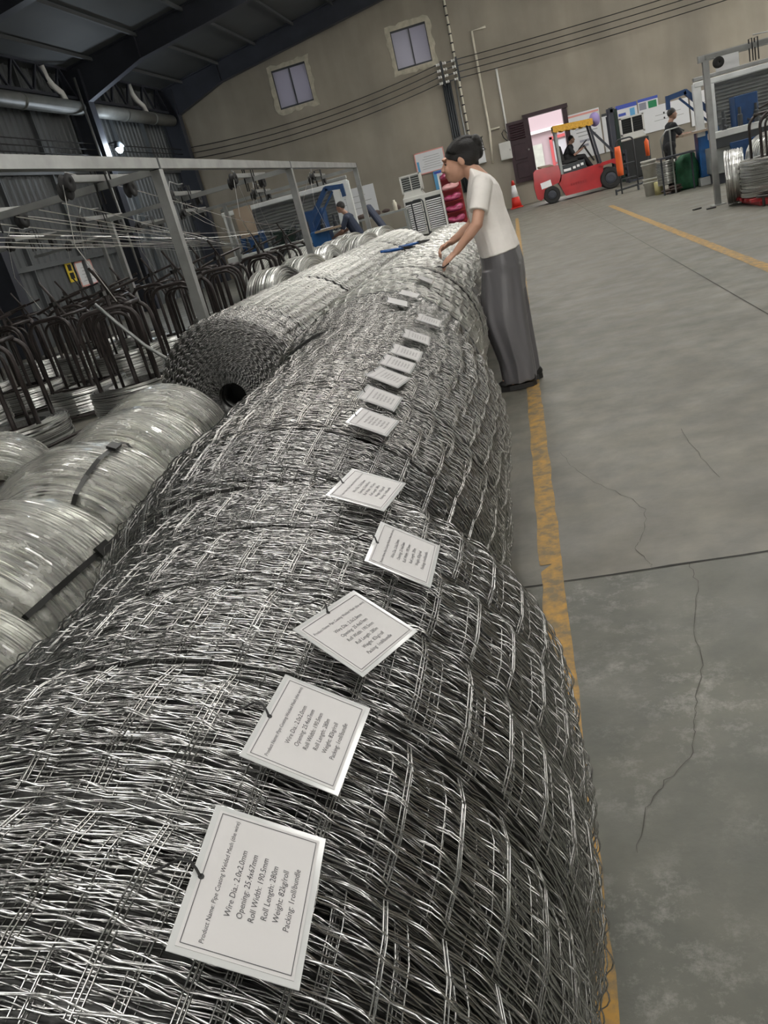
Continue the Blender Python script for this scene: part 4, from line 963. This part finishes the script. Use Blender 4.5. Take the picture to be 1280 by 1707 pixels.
# coils and stand on the right
wire_coil((3.06, 13.72, .40), 0, 'upright silver wire coil leaning on the right frame post', 'coils at the right', sc=(.95, .95, .6), rot=(0, PI/2, -.25))
wire_coil((3.62, 13.1, .12), .4, 'large silver wire coil on a red pallet at the right edge', 'coils at the right', sc=(1.25, 1.25, 1.15))
r = dup(ps, (3.62, 13.1, .12), .1, 'dark tube payoff stand rising from the large coil at right', 'payoff stands')
t = thing('red_pallet', 'red steel pallet under the large coil at the right edge', 'pallet', (3.62, 13.1, 0))
for k in (-.35, 0, .35): MB().box((k, 0, .04), (.1, 1.0, .06)).build('runner', 'dark_red', t)
for k in (-.4, -.13, .13, .4): MB().box((0, k, .09), (1.0, .12, .04)).build('slat', 'dark_red', t)
t = thing('round_stand', 'low round steel stool with short legs below the large coil', 'stand', (3.35, 12.35, 0))
MB().tube([(.22*math.cos(a), .22*math.sin(a), .16) for a in np.linspace(0, 2*PI, 24, endpoint=False)], .018, 6, closed=True).build('ring', 'brown_tube', t, smooth=True)
for k in range(3): a = k*2.1; MB().tube([(.2*math.cos(a), .2*math.sin(a), .16), (.2*math.cos(a), .2*math.sin(a), .0)], .02, 6).build('leg', 'brown_tube', t)
wire_coil((4.1, 15.2, .0), 0, 'silver wire coil behind the payoff stand at right', 'coils at the right', sc=(1.2, 1.2, .9)); wire_coil((4.35, 16.4, .42), 0, 'pale wire coil standing below the right machine bed', 'coils at the right', rot=(PI/2, 0, .3))
wire_coil((3.17, 19.5, .18), 0, 'small bright wire coil between white bucket and green sack', 'coils at the right', sc=(.5, .5, 1.1))
# white buckets, green sack, rags
def bucket(loc, label):
    t = thing('bucket', label, 'bucket', loc); MB().lathe([(0, 0), (.135, 0), (.155, .33), (.165, .33), (.168, .37), (.15, .37), (.13, .02), (0, .02)], 24).build('body', 'bucket_white', t, smooth=True)
    MB().lathe([(.158, .27), (.17, .275), (.17, .29), (.158, .295)], 24).build('rim', 'bucket_white', t, smooth=True)
    MB().tube([(.165*math.cos(a), .165*math.sin(a), .30-.12*math.sin(a)) for a in np.linspace(0, PI, 12)], .006, 5).build('handle', 'galv_tube', t); return t
b1 = bucket((2.9, 20.0, 0), 'white plastic bucket standing on the floor, bottom of the stack'); dup(b1, (2.9, 20.0, .372), .4, 'white plastic bucket stacked on top of the other bucket')
tag(MB().lathe([(0, 0), (.10, 0), (.10, .26), (.085, .27), (0, .27)], 18, c=(3.02, 19.72, 0)).build('tin_can', 'brass', smooth=True), 'brassy tin can in front of the stacked buckets', 'can')
sk = MB(); rings = []
for z, rx, ry, ox in ((0.0, .20, .18, 0), (.03, .25, .22, 0), (.2, .255, .22, .02), (.42, .23, .2, .03), (.58, .2, .17, .02), (.66, .16, .13, .05), (.70, .1, .08, .06)):
    rings.append([((rx+.02*math.sin(5*a+z*9))*math.cos(a)+ox, (ry+.02*math.sin(4*a+z*7))*math.sin(a), z) for a in np.linspace(0, 2*PI, 28, endpoint=False)])
o = sk.loft(rings).build('sack', 'green_sack', smooth=True); o.location = (3.55, 19.4, 0); tag(o, 'stuffed green sack standing on the floor at right', 'sack')
for k in range(6):
    o = MB().box((0, 0, 0), (.22, .16, .05), bev=.02).build('scrap_piece', 'parts_brown'); o.location = (3.2+random.uniform(-.12, .12), 19.15+random.uniform(-.15, .1), .026+.051*(k//2)); o.rotation_euler = (0, 0, random.uniform(0, 3)); tag(o, 'dark scrap piece in the heap before the small coil', 'scrap', 'scrap heap')
for k, (x, y) in enumerate(((2.85, 13.9), (2.72, 14.3), (3.15, 19.0))):
    o = MB().box((0, 0, .012), (.14, .06, .022), bev=.006).build('offcut', 'black'); o.location = (x, y, 0); o.rotation_euler = (0, 0, .4*k); tag(o, ['small black offcut on the floor before the right post', 'tiny black offcut left of the right post foot', 'small dark offcut before the scrap heap'][k], 'offcut')
# hand trolley with orange rolls near the forklift mast
t = thing('hand_trolley', 'dark tube hand trolley with bright orange tubes hung on it', 'trolley', (2.85, 23.2, 0))
MB().tube(hoop_pts(.42, 1.3, .1, 0), .02, 8).build('frame', 'frame_dark', t, smooth=True); MB().tube([(-.35, .0, .1), (1.0, .1, .18)], .025, 8).build('skid', 'frame_dark', t)
for x in (-.35, .2, .9): MB().tube([(x, 0, .0), (x, 0, .14)], .025, 8).build('foot', 'frame_dark', t)
for z in (.35, .7): MB().tube([(-.21, 0, z), (.21, 0, z)], .015, 6).build('rung', 'frame_dark', t)
MB().lathe([(0, .45), (.075, .45), (.085, .6), (.08, 1.0), (.07, 1.15), (0, 1.15)], 14, c=(-.2, -.1, 0)).build('orange_tube', 'orange', t, smooth=True)
MB().lathe([(0, .75), (.05, .75), (.055, 1.1), (0, 1.18)], 12, c=(.52, -.05, 0)).build('orange_tube', 'orange', t, smooth=True); MB().tube([(.52, 0, .1), (.52, 0, .8)], .015, 6).build('hanger', 'frame_dark', t)
# operator's hoop stand and small cart at right
t = thing('reel_stand', 'thin steel hoop stand with tray in front of the right operator', 'stand', (3.3, 18.9, 0))
MB().tube([(-.25, 0, .72), (-.27, 0, 1.1), (-.15, 0, 1.24), (.1, 0, 1.25), (.2, 0, 1.15)], .016, 8).build('hoop', 'galv_tube', t, smooth=True); MB().tube([(-.08, 0, .0), (-.08, 0, 1.24)], .018, 8).build('post', 'galv_tube', t)
MB().box((.0, .05, .73), (.7, .5, .03)).build('tray', 'dark_steel', t)
for x in (-.3, .3): MB().tube([(x, .05, 0), (x, .05, .72)], .018, 6).build('leg', 'dark_steel', t)
# workbench and cart at the back left
t = thing('workbench', 'workbench crowded with brown parts behind the far rolls', 'workbench', (-3.75, 24.0, 0))
MB().box((0, 0, .98), (1.5, .7, .05)).build('top', 'machine_grey', t); MB().box((0, 0, .5), (1.4, .6, .03)).build('shelf', 'machine_grey', t)
for x in (-.7, .7):
    for y in (-.3, .3): MB().box((x, y, .49), (.06, .06, .97)).build('leg', 'machine_grey', t)
for k in range(12):
    o = MB().ell((0, 0, .06), (random.uniform(.07, .14), random.uniform(.06, .12), random.uniform(.05, .09)), nu=8, nv=6).build('machine_part', 'parts_brown'); o.location = (-3.75+random.uniform(-.6, .5), 24.0+random.uniform(-.2, .2), 1.0); tag(o, 'brown greasy machine part heaped on the workbench', 'machine part', 'parts on the workbench')
o = MB().lathe([(0, 0), (.06, 0), (.06, .2), (.03, .24), (.03, .28), (0, .28)], 12).build('bottle', 'pvc', smooth=True); o.location = (-3.3, 23.75, 1.005); tag(o, 'pale bottle standing on the workbench front edge', 'bottle')
t = thing('hand_truck', 'dark tube hand truck in front of the pale air cooler', 'hand truck', (-2.82, 25.0, 0))
MB().tube(hoop_pts(.34, 1.12, .1, 0), .022, 8).build('frame', 'frame_dark', t, smooth=True); MB().box((0, -.15, .04), (.4, .3, .03)).build('toe_plate', 'frame_dark', t)
for x in (-.2, .2): MB().lathe([(0, -.03), (.1, -.03), (.1, .03), (0, .03)], 14, axis='X', c=(x, .05, .1)).build('wheel', 'rubber', t)
for z in (.4, .75): MB().tube([(-.17, 0, z), (.17, 0, z)], .014, 6).build('rung', 'frame_dark', t)
# ============================================================ FORKLIFT
t = thing('forklift', 'red forklift with yellow fringed canopy parked before the doorway', 'forklift', (0, 27.6, 0)); FK = t
MB().prism([(.60, .22), (.56, .55), (.60, 1.0), (.68, 1.06), (1.36, 1.04), (1.42, .72), (1.36, .55), (1.15, .52), (.86, .45), (.78, .2), (.70, .16)], -.45, .45).build('counterweight', 'red_paint', t)
MB().prism([(1.30, .52), (1.40, .74), (2.56, .78), (2.66, .70), (2.52, .12), (1.45, .12), (1.36, .36)], -.45, .45).build('chassis', 'red_paint', t)
MB().prism([(1.44, .74), (1.44, .98), (2.14, 1.02), (2.18, .76)], -.40, .40).build('engine_hood', 'frame_dark', t)
for k, (x0, x1) in enumerate(((1.5, 1.72), (1.78, 1.86), (1.9, 1.98), (2.02, 2.1))): MB().box(((x0+x1)/2, -.405, .84+.02*k), (x1-x0, .012, .07)).build('white_marking', 'reflective_white', t)
for k in range(7): MB().box((1.66+k*.07, -.455, .40), (.05, .012, .07)).build('dark_marking', 'dark_red', t)
MB().box((.92, -.456, .58), (.32, .012, .18), rot=(0, -.12, 0)).build('white_sticker', 'reflective_white', t)
for x, r, nm in ((1.05, .25, 'rear_wheel'), (2.82, .31, 'front_wheel')):
    for y in (-.40, .40):
        wv = MB().lathe([(.0, -.09), (r*.55, -.09), (r*.6, -.1), (r*.92, -.1), (r, -.06), (r, .06), (r*.92, .1), (r*.6, .1), (0, .09)], 28, axis='Y').build(nm, 'rubber', t, smooth=False); wv.location = (x, y*1.05, r)
        h = MB().lathe([(0, -.115), (r*.3, -.115), (r*.5, -.10), (r*.52, -.08)], 16, axis='Y').build('hub', 'dark_steel', wv)
MB().prism([(2.5, .72), (2.62, .8), (3.0, .82), (3.12, .66), (3.02, .64), (2.9, .72), (2.65, .7)], -.5, -.3).build('fender', 'red_paint', t)
MB().box((1.72, 0, 1.06), (.5, .5, .12), bev=.03).build('seat', 'black', t); MB().box((1.50, 0, 1.30), (.12, .46, .5), rot=(0, -.15, 0), bev=.03).build('seat_back', 'black', t)
for y in (-.42, .42):
    MB().bar((1.44, y, .75), (1.42, y, 2.06), .09, .07).build('rear_pillar', 'machine_grey', t); MB().bar((2.60, y, .78), (2.40, y, 2.0), .09, .06).build('front_pillar', 'dark_steel', t)
MB().box((1.93, 0, 2.04), (1.12, .95, .06), rot=(0, .05, 0)).build('guard_roof', 'dark_steel', t)
mb = MB(); N = 40
def zz(x): return 2.10-.06*(x-1.4)
top = [(1.36, -.52), (2.52, -.52), (2.52, .52), (1.36, .52)]
mb.add([(x, y, zz(x)) for x, y in top]+[(x, y, zz(x)+.03) for x, y in top], [(4, 5, 6, 7), (0, 3, 2, 1), (0, 1, 5, 4), (1, 2, 6, 5), (2, 3, 7, 6), (3, 0, 4, 7)])
for y in (-.525, .525):
    V = []; n = 24
    for i in range(n+1): x = 1.36+1.16*i/n; V += [(x, y, zz(x)+.03), (x, y, zz(x)-.13-.035*abs(math.sin(i*PI/4)))]
    mb.add(V, [(2*i, 2*i+1, 2*i+3, 2*i+2) for i in range(n)]); mb.add([(v[0], v[1]*.985, v[2]) for v in V], [(2*i, 2*i+2, 2*i+3, 2*i+1) for i in range(n)])
mb.build('fringed_canopy', 'yellow_cloth', t)
MB().ell((2.62, -.1, 2.02), (.16, .3, .2)).build('lilac_bundle', 'lilac', t, smooth=True)
for y in (-.3, .3):
    MB().box((3.08, y, 1.15), (.12, .1, 2.12)).build('mast_upright', 'dark_steel', t); MB().box((3.22, y*.75, 1.12), (.1, .07, 2.05)).build('mast_upright', 'green_tube', t)
for z in (.35, 1.1, 2.12): MB().box((3.12, 0, z), (.12, .7, .1)).build('mast_crossbar', 'dark_steel', t)
MB().lathe([(0, .2), (.05, .2), (.05, 2.0), (0, 2.0)], 12, c=(3.0, 0, 0)).build('lift_cylinder', 'dark_steel', t)
MB().bar((2.45, -.35, 1.75), (3.02, -.3, 1.0), .12, .05).build('tilt_brace', 'dark_steel', t)
for z in (.25, .45, .65, .85): MB().box((3.34, 0, z), (.05, .9, .06)).build('carriage_bar', 'dark_steel', t)
for y in (-.25, .25): MB().box((3.36, y, .5), (.05, .1, .95)).build('fork_shank', 'dark_steel', t); MB().box((3.86, y, .06), (1.0, .1, .04)).build('fork', 'dark_steel', t)
MB().tube([(2.18+.13*math.cos(a), .16*math.sin(a), 1.42+.10*math.cos(a)) for a in np.linspace(0, 2*PI, 20, endpoint=False)], .014, 6, closed=True).build('steering_wheel', 'black', t); MB().bar((2.2, 0, 1.4), (2.45, 0, .9), .05).build('steering_column', 'black', t)
MB().box((1.0, 0, 1.07), (.4, .5, .05), rot=(.1, .05, .2)).build('folded_sack', 'cardboard', t)

# ============================================================ PEOPLE
def hand(mb, wrist, direc, palm_n, side, L=.085, curl=.7, s=1.0):
    """palm and five bent fingers; direc = pointing direction, palm_n = back-of-hand normal, side = direction of the thumb"""
    d = Vector(direc).normalized(); n = Vector(palm_n); n = (n-d*n.dot(d)).normalized(); sd = Vector(side); sd = (sd-d*sd.dot(d)-n*sd.dot(n)).normalized(); wv = Vector(wrist)
    for k in (-1.5, -.5, .5, 1.5): mb.cap(wv+d*.012*s+sd*k*.010*s, .013*s, wv+d*L*s+sd*k*.0175*s, .0115*s, 8)
    for k, ln in ((1.5, .068), (.5, .078), (-.5, .073), (-1.5, .058)):
        b = wv+d*L*s+sd*k*.0185*s; c1 = (d*math.cos(curl*.45)-n*math.sin(curl*.45)+sd*k*.05).normalized(); c2 = (d*math.cos(curl)-n*math.sin(curl)).normalized(); c3 = (d*math.cos(curl*1.5)-n*math.sin(curl*1.5)).normalized()
        p1 = b+c1*ln*.45*s; p2 = p1+c2*ln*.32*s; p3 = p2+c3*ln*.23*s
        mb.cap(b, .0098*s, p1, .009*s, 8); mb.cap(p1, .009*s, p2, .0082*s, 8); mb.cap(p2, .0082*s, p3, .0072*s, 8)
    b = wv+d*.03*s+sd*.026*s; p1 = b+(d*.6+sd*.7-n*.25).normalized()*.035*s; p2 = p1+(d*.95+sd*.15-n*.35).normalized()*.03*s
    mb.cap(b, .0135*s, p1, .0105*s, 8); mb.cap(p1, .0105*s, p2, .008*s, 8)
def ring(c, rx, ry, n=28, tilt=0, wob=0, ph=0):
    out = []
    for k in range(n):
        a = 2*PI*k/n; q = 1+wob*math.sin(7*a+ph)+wob*.6*math.sin(11*a-ph*1.7); x = rx*math.cos(a)*q; yv = ry*math.sin(a)*q
        out.append((c[0]+x, c[1]+yv, c[2]+x*math.tan(tilt)))
    return out
# --- the woman leaning over the rolls, facing -X
WX, WY = 0.0, 5.35
t = thing('person', 'woman in white tee and wide grey trousers bending over the mesh rolls', 'person', (-.17, WY, 0)); PW = t
O = Vector((-.17, WY, 0))
def L(x, y, z): return (x-O.x, y-O.y, z)
b = MB()
b.ell(L(-.283, WY, 1.462), (.098, .075, .092), rot=(0, -.35, 0), nu=20, nv=14)
b.ell(L(-.325, WY, 1.415), (.072, .062, .088), rot=(0, .25, 0), nu=18, nv=12)
b.ell(L(-.345, WY, 1.362), (.045, .043, .040), nu=14, nv=10); b.ell(L(-.372, WY, 1.349), (.020, .022, .016)); b.ell(L(-.375, WY-.03, 1.405), (.022, .022, .026)); b.ell(L(-.375, WY+.03, 1.405), (.022, .022, .026))
b.cap(L(-.391, WY, 1.442), .010, L(-.409, WY, 1.407), .0125); b.ell(L(-.405, WY, 1.402), (.013, .018, .010)); b.ell(L(-.384, WY, 1.466), (.02, .05, .012))
b.ell(L(-.391, WY, 1.377), (.012, .022, .008)); b.ell(L(-.388, WY, 1.365), (.012, .020, .008))
for s_ in (-1, 1): b.ell(L(-.285, WY+s_*.076, 1.435), (.020, .010, .032), rot=(0, -.3, 0))
b.cap(L(-.262, WY, 1.40), .052, L(-.195, WY, 1.30), .058)
b.loft([ring(L(-.165, WY, .80), .09, .13), ring(L(-.165, WY, .90), .095, .14), ring(L(-.18, WY, 1.02), .085, .12), ring(L(-.19, WY, 1.16), .09, .135), ring(L(-.188, WY, 1.26), .075, .145), ring(L(-.192, WY, 1.32), .05, .08)])
for s_, ex, ez, wx, wz in ((-1, -.258, 1.070, -.408, .945), (1, -.315, 1.05, -.455, .985)):
    ey = WY+s_*.225; wy = WY+s_*(.23 if s_ < 0 else .12)
    b.cap(L(-.185, WY+s_*.13, 1.27), .040, L(-.19, WY+s_*.155, 1.25), .040); b.cap(L(-.19, WY+s_*.155, 1.25), .041, L(ex, ey, ez), .035); b.cap(L(ex, ey, ez), .036, L((ex*.6+wx*.4), ey*.6+wy*.4, ez*.6+wz*.4), .033); b.cap(L((ex*.6+wx*.4), ey*.6+wy*.4, ez*.6+wz*.4), .033, L(wx, wy, wz), .022)
    d = Vector((-.78, .05 if s_ < 0 else -.35, -.45 if s_ < 0 else -.25))
    hand(b, L(wx, wy, wz), d, (-.35, -.35*(-s_), .8), (-.3, -s_*.9, -.1) if s_ < 0 else (-.2, -.9, .1), curl=.55 if s_ < 0 else 1.1, s=.92)
for s_ in (-1, 1):
    b.cap(L(-.165, WY+s_*.07, .82), .075, L(-.19, WY+s_*.075, .46), .052); b.cap(L(-.19, WY+s_*.075, .46), .052, L(-.165, WY+s_*.075, .1), .034); b.cap(L(-.15, WY+s_*.075, .07), .032, L(-.28, WY+s_*.08, .052), .026)
body = remesh(b, 'body', .0055, 'skin', t, 2)
for s_ in (-1, 1):
    MB().ell(L(-.383, WY+s_*.030, 1.437), (.008, .016, .0045), rot=(0, .4, 0)).build('eyelid', 'hair', t, smooth=True)
    MB().cap(L(-.392, WY+s_*.018, 1.462), .004, L(-.372, WY+s_*.048, 1.466), .003).build('eyebrow', 'hair', t, smooth=True)
MB().ell(L(-.399, WY, 1.371), (.006, .018, .006)).build('lips', 'lip', t, smooth=True)
# hair: cap swept back to a bun
h = MB().ell(L(-.273, WY, 1.468), (.112, .084, .096), rot=(0, -.35, 0), nu=30, nv=22)
p0, p1 = L(-.400, 0, 1.482), L(-.185, 0, 1.362)
def clampv(v):
    x = v[0]; zl = p0[2]+(p1[2]-p0[2])*(x-p0[0])/(p1[0]-p0[0])
    if -.40-O.x < x and abs(v[1]) > .05 and x < -.30-O.x: zl += .004
    return (v[0], v[1], max(v[2], zl))
h.V = [clampv(v) for v in h.V]
h.ell(L(-.205, WY, 1.478), (.05, .045, .045)); h.ell(L(-.188, WY, 1.515), (.040, .040, .048), rot=(0, .3, 0)); h.ell(L(-.178, WY+.01, 1.465), (.030, .032, .045))
h.cap(L(-.225, WY, 1.445), .045, L(-.215, WY, 1.405), .03)
hr = remesh(h, 'hair', .005, 'hair', t, 2)
for k in range(46):   # locks combed back from the hairline to the bun
    s_ = (k % 23)/22*2-1; side = -1 if k < 23 else 1
    ph_ = PI/2*(1-abs(s_)*.0)-1.0*s_*.0; lat_ = side*(.012+.068*((k % 23)/22)); fz = .095*math.sqrt(max(0, 1-(lat_/.086)**2)); pts = []
    for q in range(8):
        u = q/7; ang_ = math.radians(150-118*u); x_ = -.273+.114*math.cos(ang_)*math.sqrt(max(.08, 1-(lat_/.088)**2)); z_ = 1.468+(fz+.004)*math.sin(ang_)-.35*(x_+.273)*-.55
        pts.append(L(x_, WY+lat_*(1-.55*u*u), z_))
    MB().tube(pts, [.003, .0045, .0045, .0045, .0045, .0045, .004, .003], 5).build('hair_lock', 'hair', hr, smooth=True)
for k in range(9):
    a = random.uniform(-.6, .6); MB().tube([L(-.185, WY+random.uniform(-.03, .03), 1.50), L(-.165+random.uniform(-.01, .02), WY+random.uniform(-.04, .04), 1.50+.04*math.sin(k)), L(-.145+random.uniform(-.01, .02), WY+random.uniform(-.05, .05), 1.49+.05*math.sin(k*2))], [.006, .004, .001], 5).build('stray_hair', 'hair', hr)
MB().ell(L(-.195, WY-.045, 1.487), (.006, .006, .006)).build('hair_clip', 'pvc', hr)
# shirt
sh = MB()
sh.loft([ring(L(-.160, WY, .865), .128, .178, wob=.012, ph=1, tilt=.10), ring(L(-.168, WY, .93), .126, .172, wob=.016, ph=2), ring(L(-.182, WY, 1.02), .122, .160, wob=.012, ph=3), ring(L(-.193, WY, 1.12), .116, .164, wob=.008, ph=4), ring(L(-.193, WY, 1.21), .111, .175, tilt=-.05), ring(L(-.186, WY, 1.275), .092, .176, tilt=-.2), ring(L(-.186, WY, 1.318), .074, .135, tilt=-.35), ring(L(-.196, WY, 1.352), .062, .082, tilt=-.5), ring(L(-.203, WY, 1.362), .058, .066, tilt=-.55)])
for s_ in (-1, 1):
    ex, ey, ez = (-.258, WY-.225, 1.070) if s_ < 0 else (-.315, WY+.225, 1.05)
    a = Vector(L(-.188, WY+s_*.13, 1.272)); e = Vector(L(ex, ey, ez)); sh.cap(a, .066, a.lerp(e, .22), .062); sh.tube([a, a.lerp(e, .2), a.lerp(e, .45), a.lerp(e, .68)], [.062, .061, .057, .058], 20)
shirt = remesh(sh, 'shirt', .006, 'shirt_white', t, 3)
# wide trousers: two falling legs joined at the hip
tr = MB()
tr.loft([ring(L(-.162, WY, .96), .112, .155), ring(L(-.162, WY, .90), .124, .168), ring(L(-.160, WY, .80), .134, .176, wob=.012, ph=1), ring(L(-.168, WY, .70), .138, .172, wob=.02, ph=1.2), ring(L(-.18, WY, .62), .135, .165, wob=.02, ph=1.4)])
for s_ in (-1, 1):
    cy = WY+s_*.078
    tr.loft([ring(L(-.168, cy, .78), .125, .095), ring(L(-.185+.006*s_, cy, .62), .138, .098, wob=.04, ph=s_), ring(L(-.196+.010*s_, cy, .48), .142, .104, wob=.06, ph=s_+.3), ring(L(-.182+.012*s_, cy, .32), .122, .104, wob=.07, ph=s_+.6), ring(L(-.170+.012*s_, cy, .18), .108, .102, wob=.08, ph=s_+.9), ring(L(-.172+.012*s_, cy, .055), .106, .104, wob=.085, ph=s_+1.2)])
remesh(tr, 'trousers', .007, 'trouser_grey', t, 2)
for s_, dx in ((-1, -.015), (1, .03)):
    cy = WY+s_*.078; so = MB().loft([[(L(0, 0, 0)[0]+x+dx, L(0, cy, 0)[1]+yv, z) for x, yv in ((-.315, 0), (-.30, -.035), (-.24, -.046), (-.16, -.040), (-.09, -.034), (-.065, 0), (-.09, .034), (-.16, .040), (-.24, .046), (-.30, .035))] for z in (0.002, .03, .034)])
    u = so.build('shoe', 'shoe_black', t)
    MB().ell(L(-.265+dx, cy, .045), (.05, .043, .028)).build('upper', 'shoe_black', u, smooth=True); MB().ell(L(-.105+dx, cy, .055), (.045, .036, .04)).build('heel_cup', 'shoe_black', u, smooth=True)
o = MB().tube([(-.46, 5.05, .895), (-.50, 5.08, .875), (-.53, 5.12, .885), (-.55, 5.14, .882)], .004, 6).build('tie_wire', 'black'); tag(o, "short black tie wire under the woman's fingers on the roll", 'tie wire')

# --- simpler figures further off
def person(loc, rz, label, joints, shirt_m, trouser_m, skin='skin_dark', group=None):
    """joints in a local frame facing +X; returns the Empty"""
    t = thing('person', label, 'person', loc, rz); J = joints; b = MB()
    hx, hy, hz = J['head']; b.ell((hx, hy, hz), (.088, .074, .11), nu=16, nv=12); b.ell((hx+.03, hy, hz-.055), (.055, .052, .06)); b.cap((hx+.08, hy, hz), .011, (hx+.097, hy, hz-.025), .013); b.cap((hx-.02, hy, hz-.08), .05, J['neck'], .055)
    for s_ in (-1, 1): b.ell((hx-.005, hy+s_*.075, hz-.01), (.02, .01, .03))
    nx, ny, nz = J['neck']; px, py, pz = J['pelvis']
    mid_ = ((nx+px)/2, 0, (nz+pz)/2)
    b.cap((nx, ny, nz-.1), .09, mid_, .09); b.cap(mid_, .09, J['pelvis'], .1)
    for s_, S_ in ((-1, 'r'), (1, 'l')):
        sh_, el, wr_ = J['sh'+S_], J['el'+S_], J['wr'+S_]
        b.cap((nx, ny, nz-.08), .06, sh_, .05); b.cap(sh_, .048, el, .038); b.cap(el, .038, wr_, .026); d = Vector(wr_)-Vector(el); hand(b, wr_, d, (0, 0, 1), (0, -s_, .2), curl=.8)
        b.cap(J['pelvis'], .08, J['hip'+S_], .085); b.cap(J['hip'+S_], .08, J['kn'+S_], .056); b.cap(J['kn'+S_], .054, J['an'+S_], .038); a = J['an'+S_]; b.cap((a[0]-.02, a[1], a[2]-.04), .035, (a[0]+.13, a[1], a[2]-.055), .03)
    remesh(b, 'body', .011, skin, t, 2)
    c = MB(); c.cap((nx-.01, ny, nz-.09), .115, mid_, .13); c.cap((nx, ny-.1, nz-.1), .075, (nx, ny+.1, nz-.1), .075); c.cap(mid_, .13, (px, py, pz+.06), .135)
    for S_ in 'rl': sh_, el = Vector(J['sh'+S_]), Vector(J['el'+S_]); c.cap((nx, ny, nz-.09), .07, sh_, .066); c.cap(sh_, .066, sh_.lerp(el, .7), .06)
    remesh(c, 'shirt', .012, shirt_m, t, 3)
    c = MB(); c.cap((px, py-.05, pz+.03), .13, (px, py+.05, pz+.03), .13)
    for S_ in 'rl': c.cap(J['hip'+S_], .10, J['kn'+S_], .077); c.cap(J['kn'+S_], .075, J['an'+S_], .062)
    remesh(c, 'trousers', .012, trouser_m, t, 3)
    for S_ in 'rl': a = J['an'+S_]; MB().ell((a[0]+.06, a[1], a[2]-.045), (.14, .048, .045)).build('shoe', 'shoe_black', t, smooth=True)
    hb = MB().ell((hx-.015, hy, hz+.022), (.094, .082, .10), nu=20, nv=14); hb.V = [(v[0], v[1], max(v[2], hz+.035-.55*max(0, (hx+.06)-v[0]) if v[0] < hx+.06 else hz+.045)) for v in hb.V]
    remesh(hb, 'hair', .009, 'hair', t, 1); return t
sit = dict(head=(.10, 0, 1.62), neck=(.03, 0, 1.48), pelvis=(-.10, 0, 1.14-.02), shr=(.0, -.19, 1.40), shl=(.0, .19, 1.40), elr=(.12, -.22, 1.17), ell=(.14, .22, 1.17), wrr=(.36, -.14, 1.28), wrl=(.36, .12, 1.30),
           hipr=(-.06, -.10, 1.10), hipl=(-.06, .10, 1.10), knr=(.38, -.13, 1.06), knl=(.36, .13, 1.06), anr=(.58, -.12, .70), anl=(.55, .12, .70))
person((1.78, 27.6, .03), 0, 'driver in black top sitting at the wheel of the red forklift', sit, 'shirt_black', 'trouser_black')
stand = dict(head=(.06, 0, 1.53), neck=(.0, 0, 1.37), pelvis=(-.08, 0, .88), shr=(.0, -.19, 1.30), shl=(.0, .19, 1.30), elr=(.14, -.22, 1.06), ell=(.14, .23, 1.06), wrr=(.37, -.15, 1.05), wrl=(.37, .12, 1.08),
             hipr=(-.08, -.09, .84), hipl=(-.08, .09, .84), knr=(-.05, -.10, .45), knl=(-.06, .10, .45), anr=(-.08, -.10, .085), anl=(-.09, .10, .085))
person((3.40, 19.75, 0), .15, 'operator in black top working at the blue cabinet at right', stand, 'shirt_black', 'trouser_black')
seat = dict(head=(.17, 0, 1.43), neck=(.07, 0, 1.27), pelvis=(-.13, 0, .62), shr=(.05, -.19, 1.19), shl=(.05, .19, 1.19), elr=(.20, -.22, .95), ell=(.20, .22, .95), wrr=(.42, -.12, .86), wrl=(.42, .1, .88),
            hipr=(-.10, -.10, .60), hipl=(-.10, .10, .60), knr=(.34, -.14, .62), knl=(.34, .14, .62), anr=(.40, -.13, .085), anl=(.38, .13, .085))
person((-3.55, 18.35, 0), PI-.1, 'man in dark navy shirt and rust trousers seated at the left machine', seat, 'shirt_navy', 'trouser_rust')
t = thing('stool', 'plain stool under the seated man at the left machine', 'stool', (-3.43, 18.35, 0)); MB().lathe([(0, .46), (.18, .46), (.18, .5), (0, .5)], 20).build('seat', 'dark_steel', t)
for k in range(4): a = PI/4+k*PI/2; MB().tube([(.14*math.cos(a), .14*math.sin(a), .46), (.19*math.cos(a), .19*math.sin(a), 0)], .014, 6).build('leg', 'dark_steel', t)
t = thing('office_chair', 'dark reclining chair standing behind the seated man', 'chair', (-3.05, 18.6, 0)); MB().box((0, 0, .45), (.5, .5, .08), bev=.03).build('seat', 'black', t); MB().box((.05, 0, .95), (.09, .5, .85), rot=(0, -.45, 0), bev=.03).build('backrest', 'shirt_navy', t)
for x in (-.2, .2):
    for y in (-.2, .2): MB().tube([(x, y, .42), (x*1.2, y*1.2, 0)], .018, 6).build('leg', 'dark_steel', t)
for k in (0,):
    o = MB().ell((0, 0, .09), (.2, .16, .10), nu=12, nv=8).build('bag', 'green_cloth', smooth=True); o.location = (-3.3, 16.6, 0); tag(o, 'green cloth bundle on the floor behind the rolls', 'bundle')
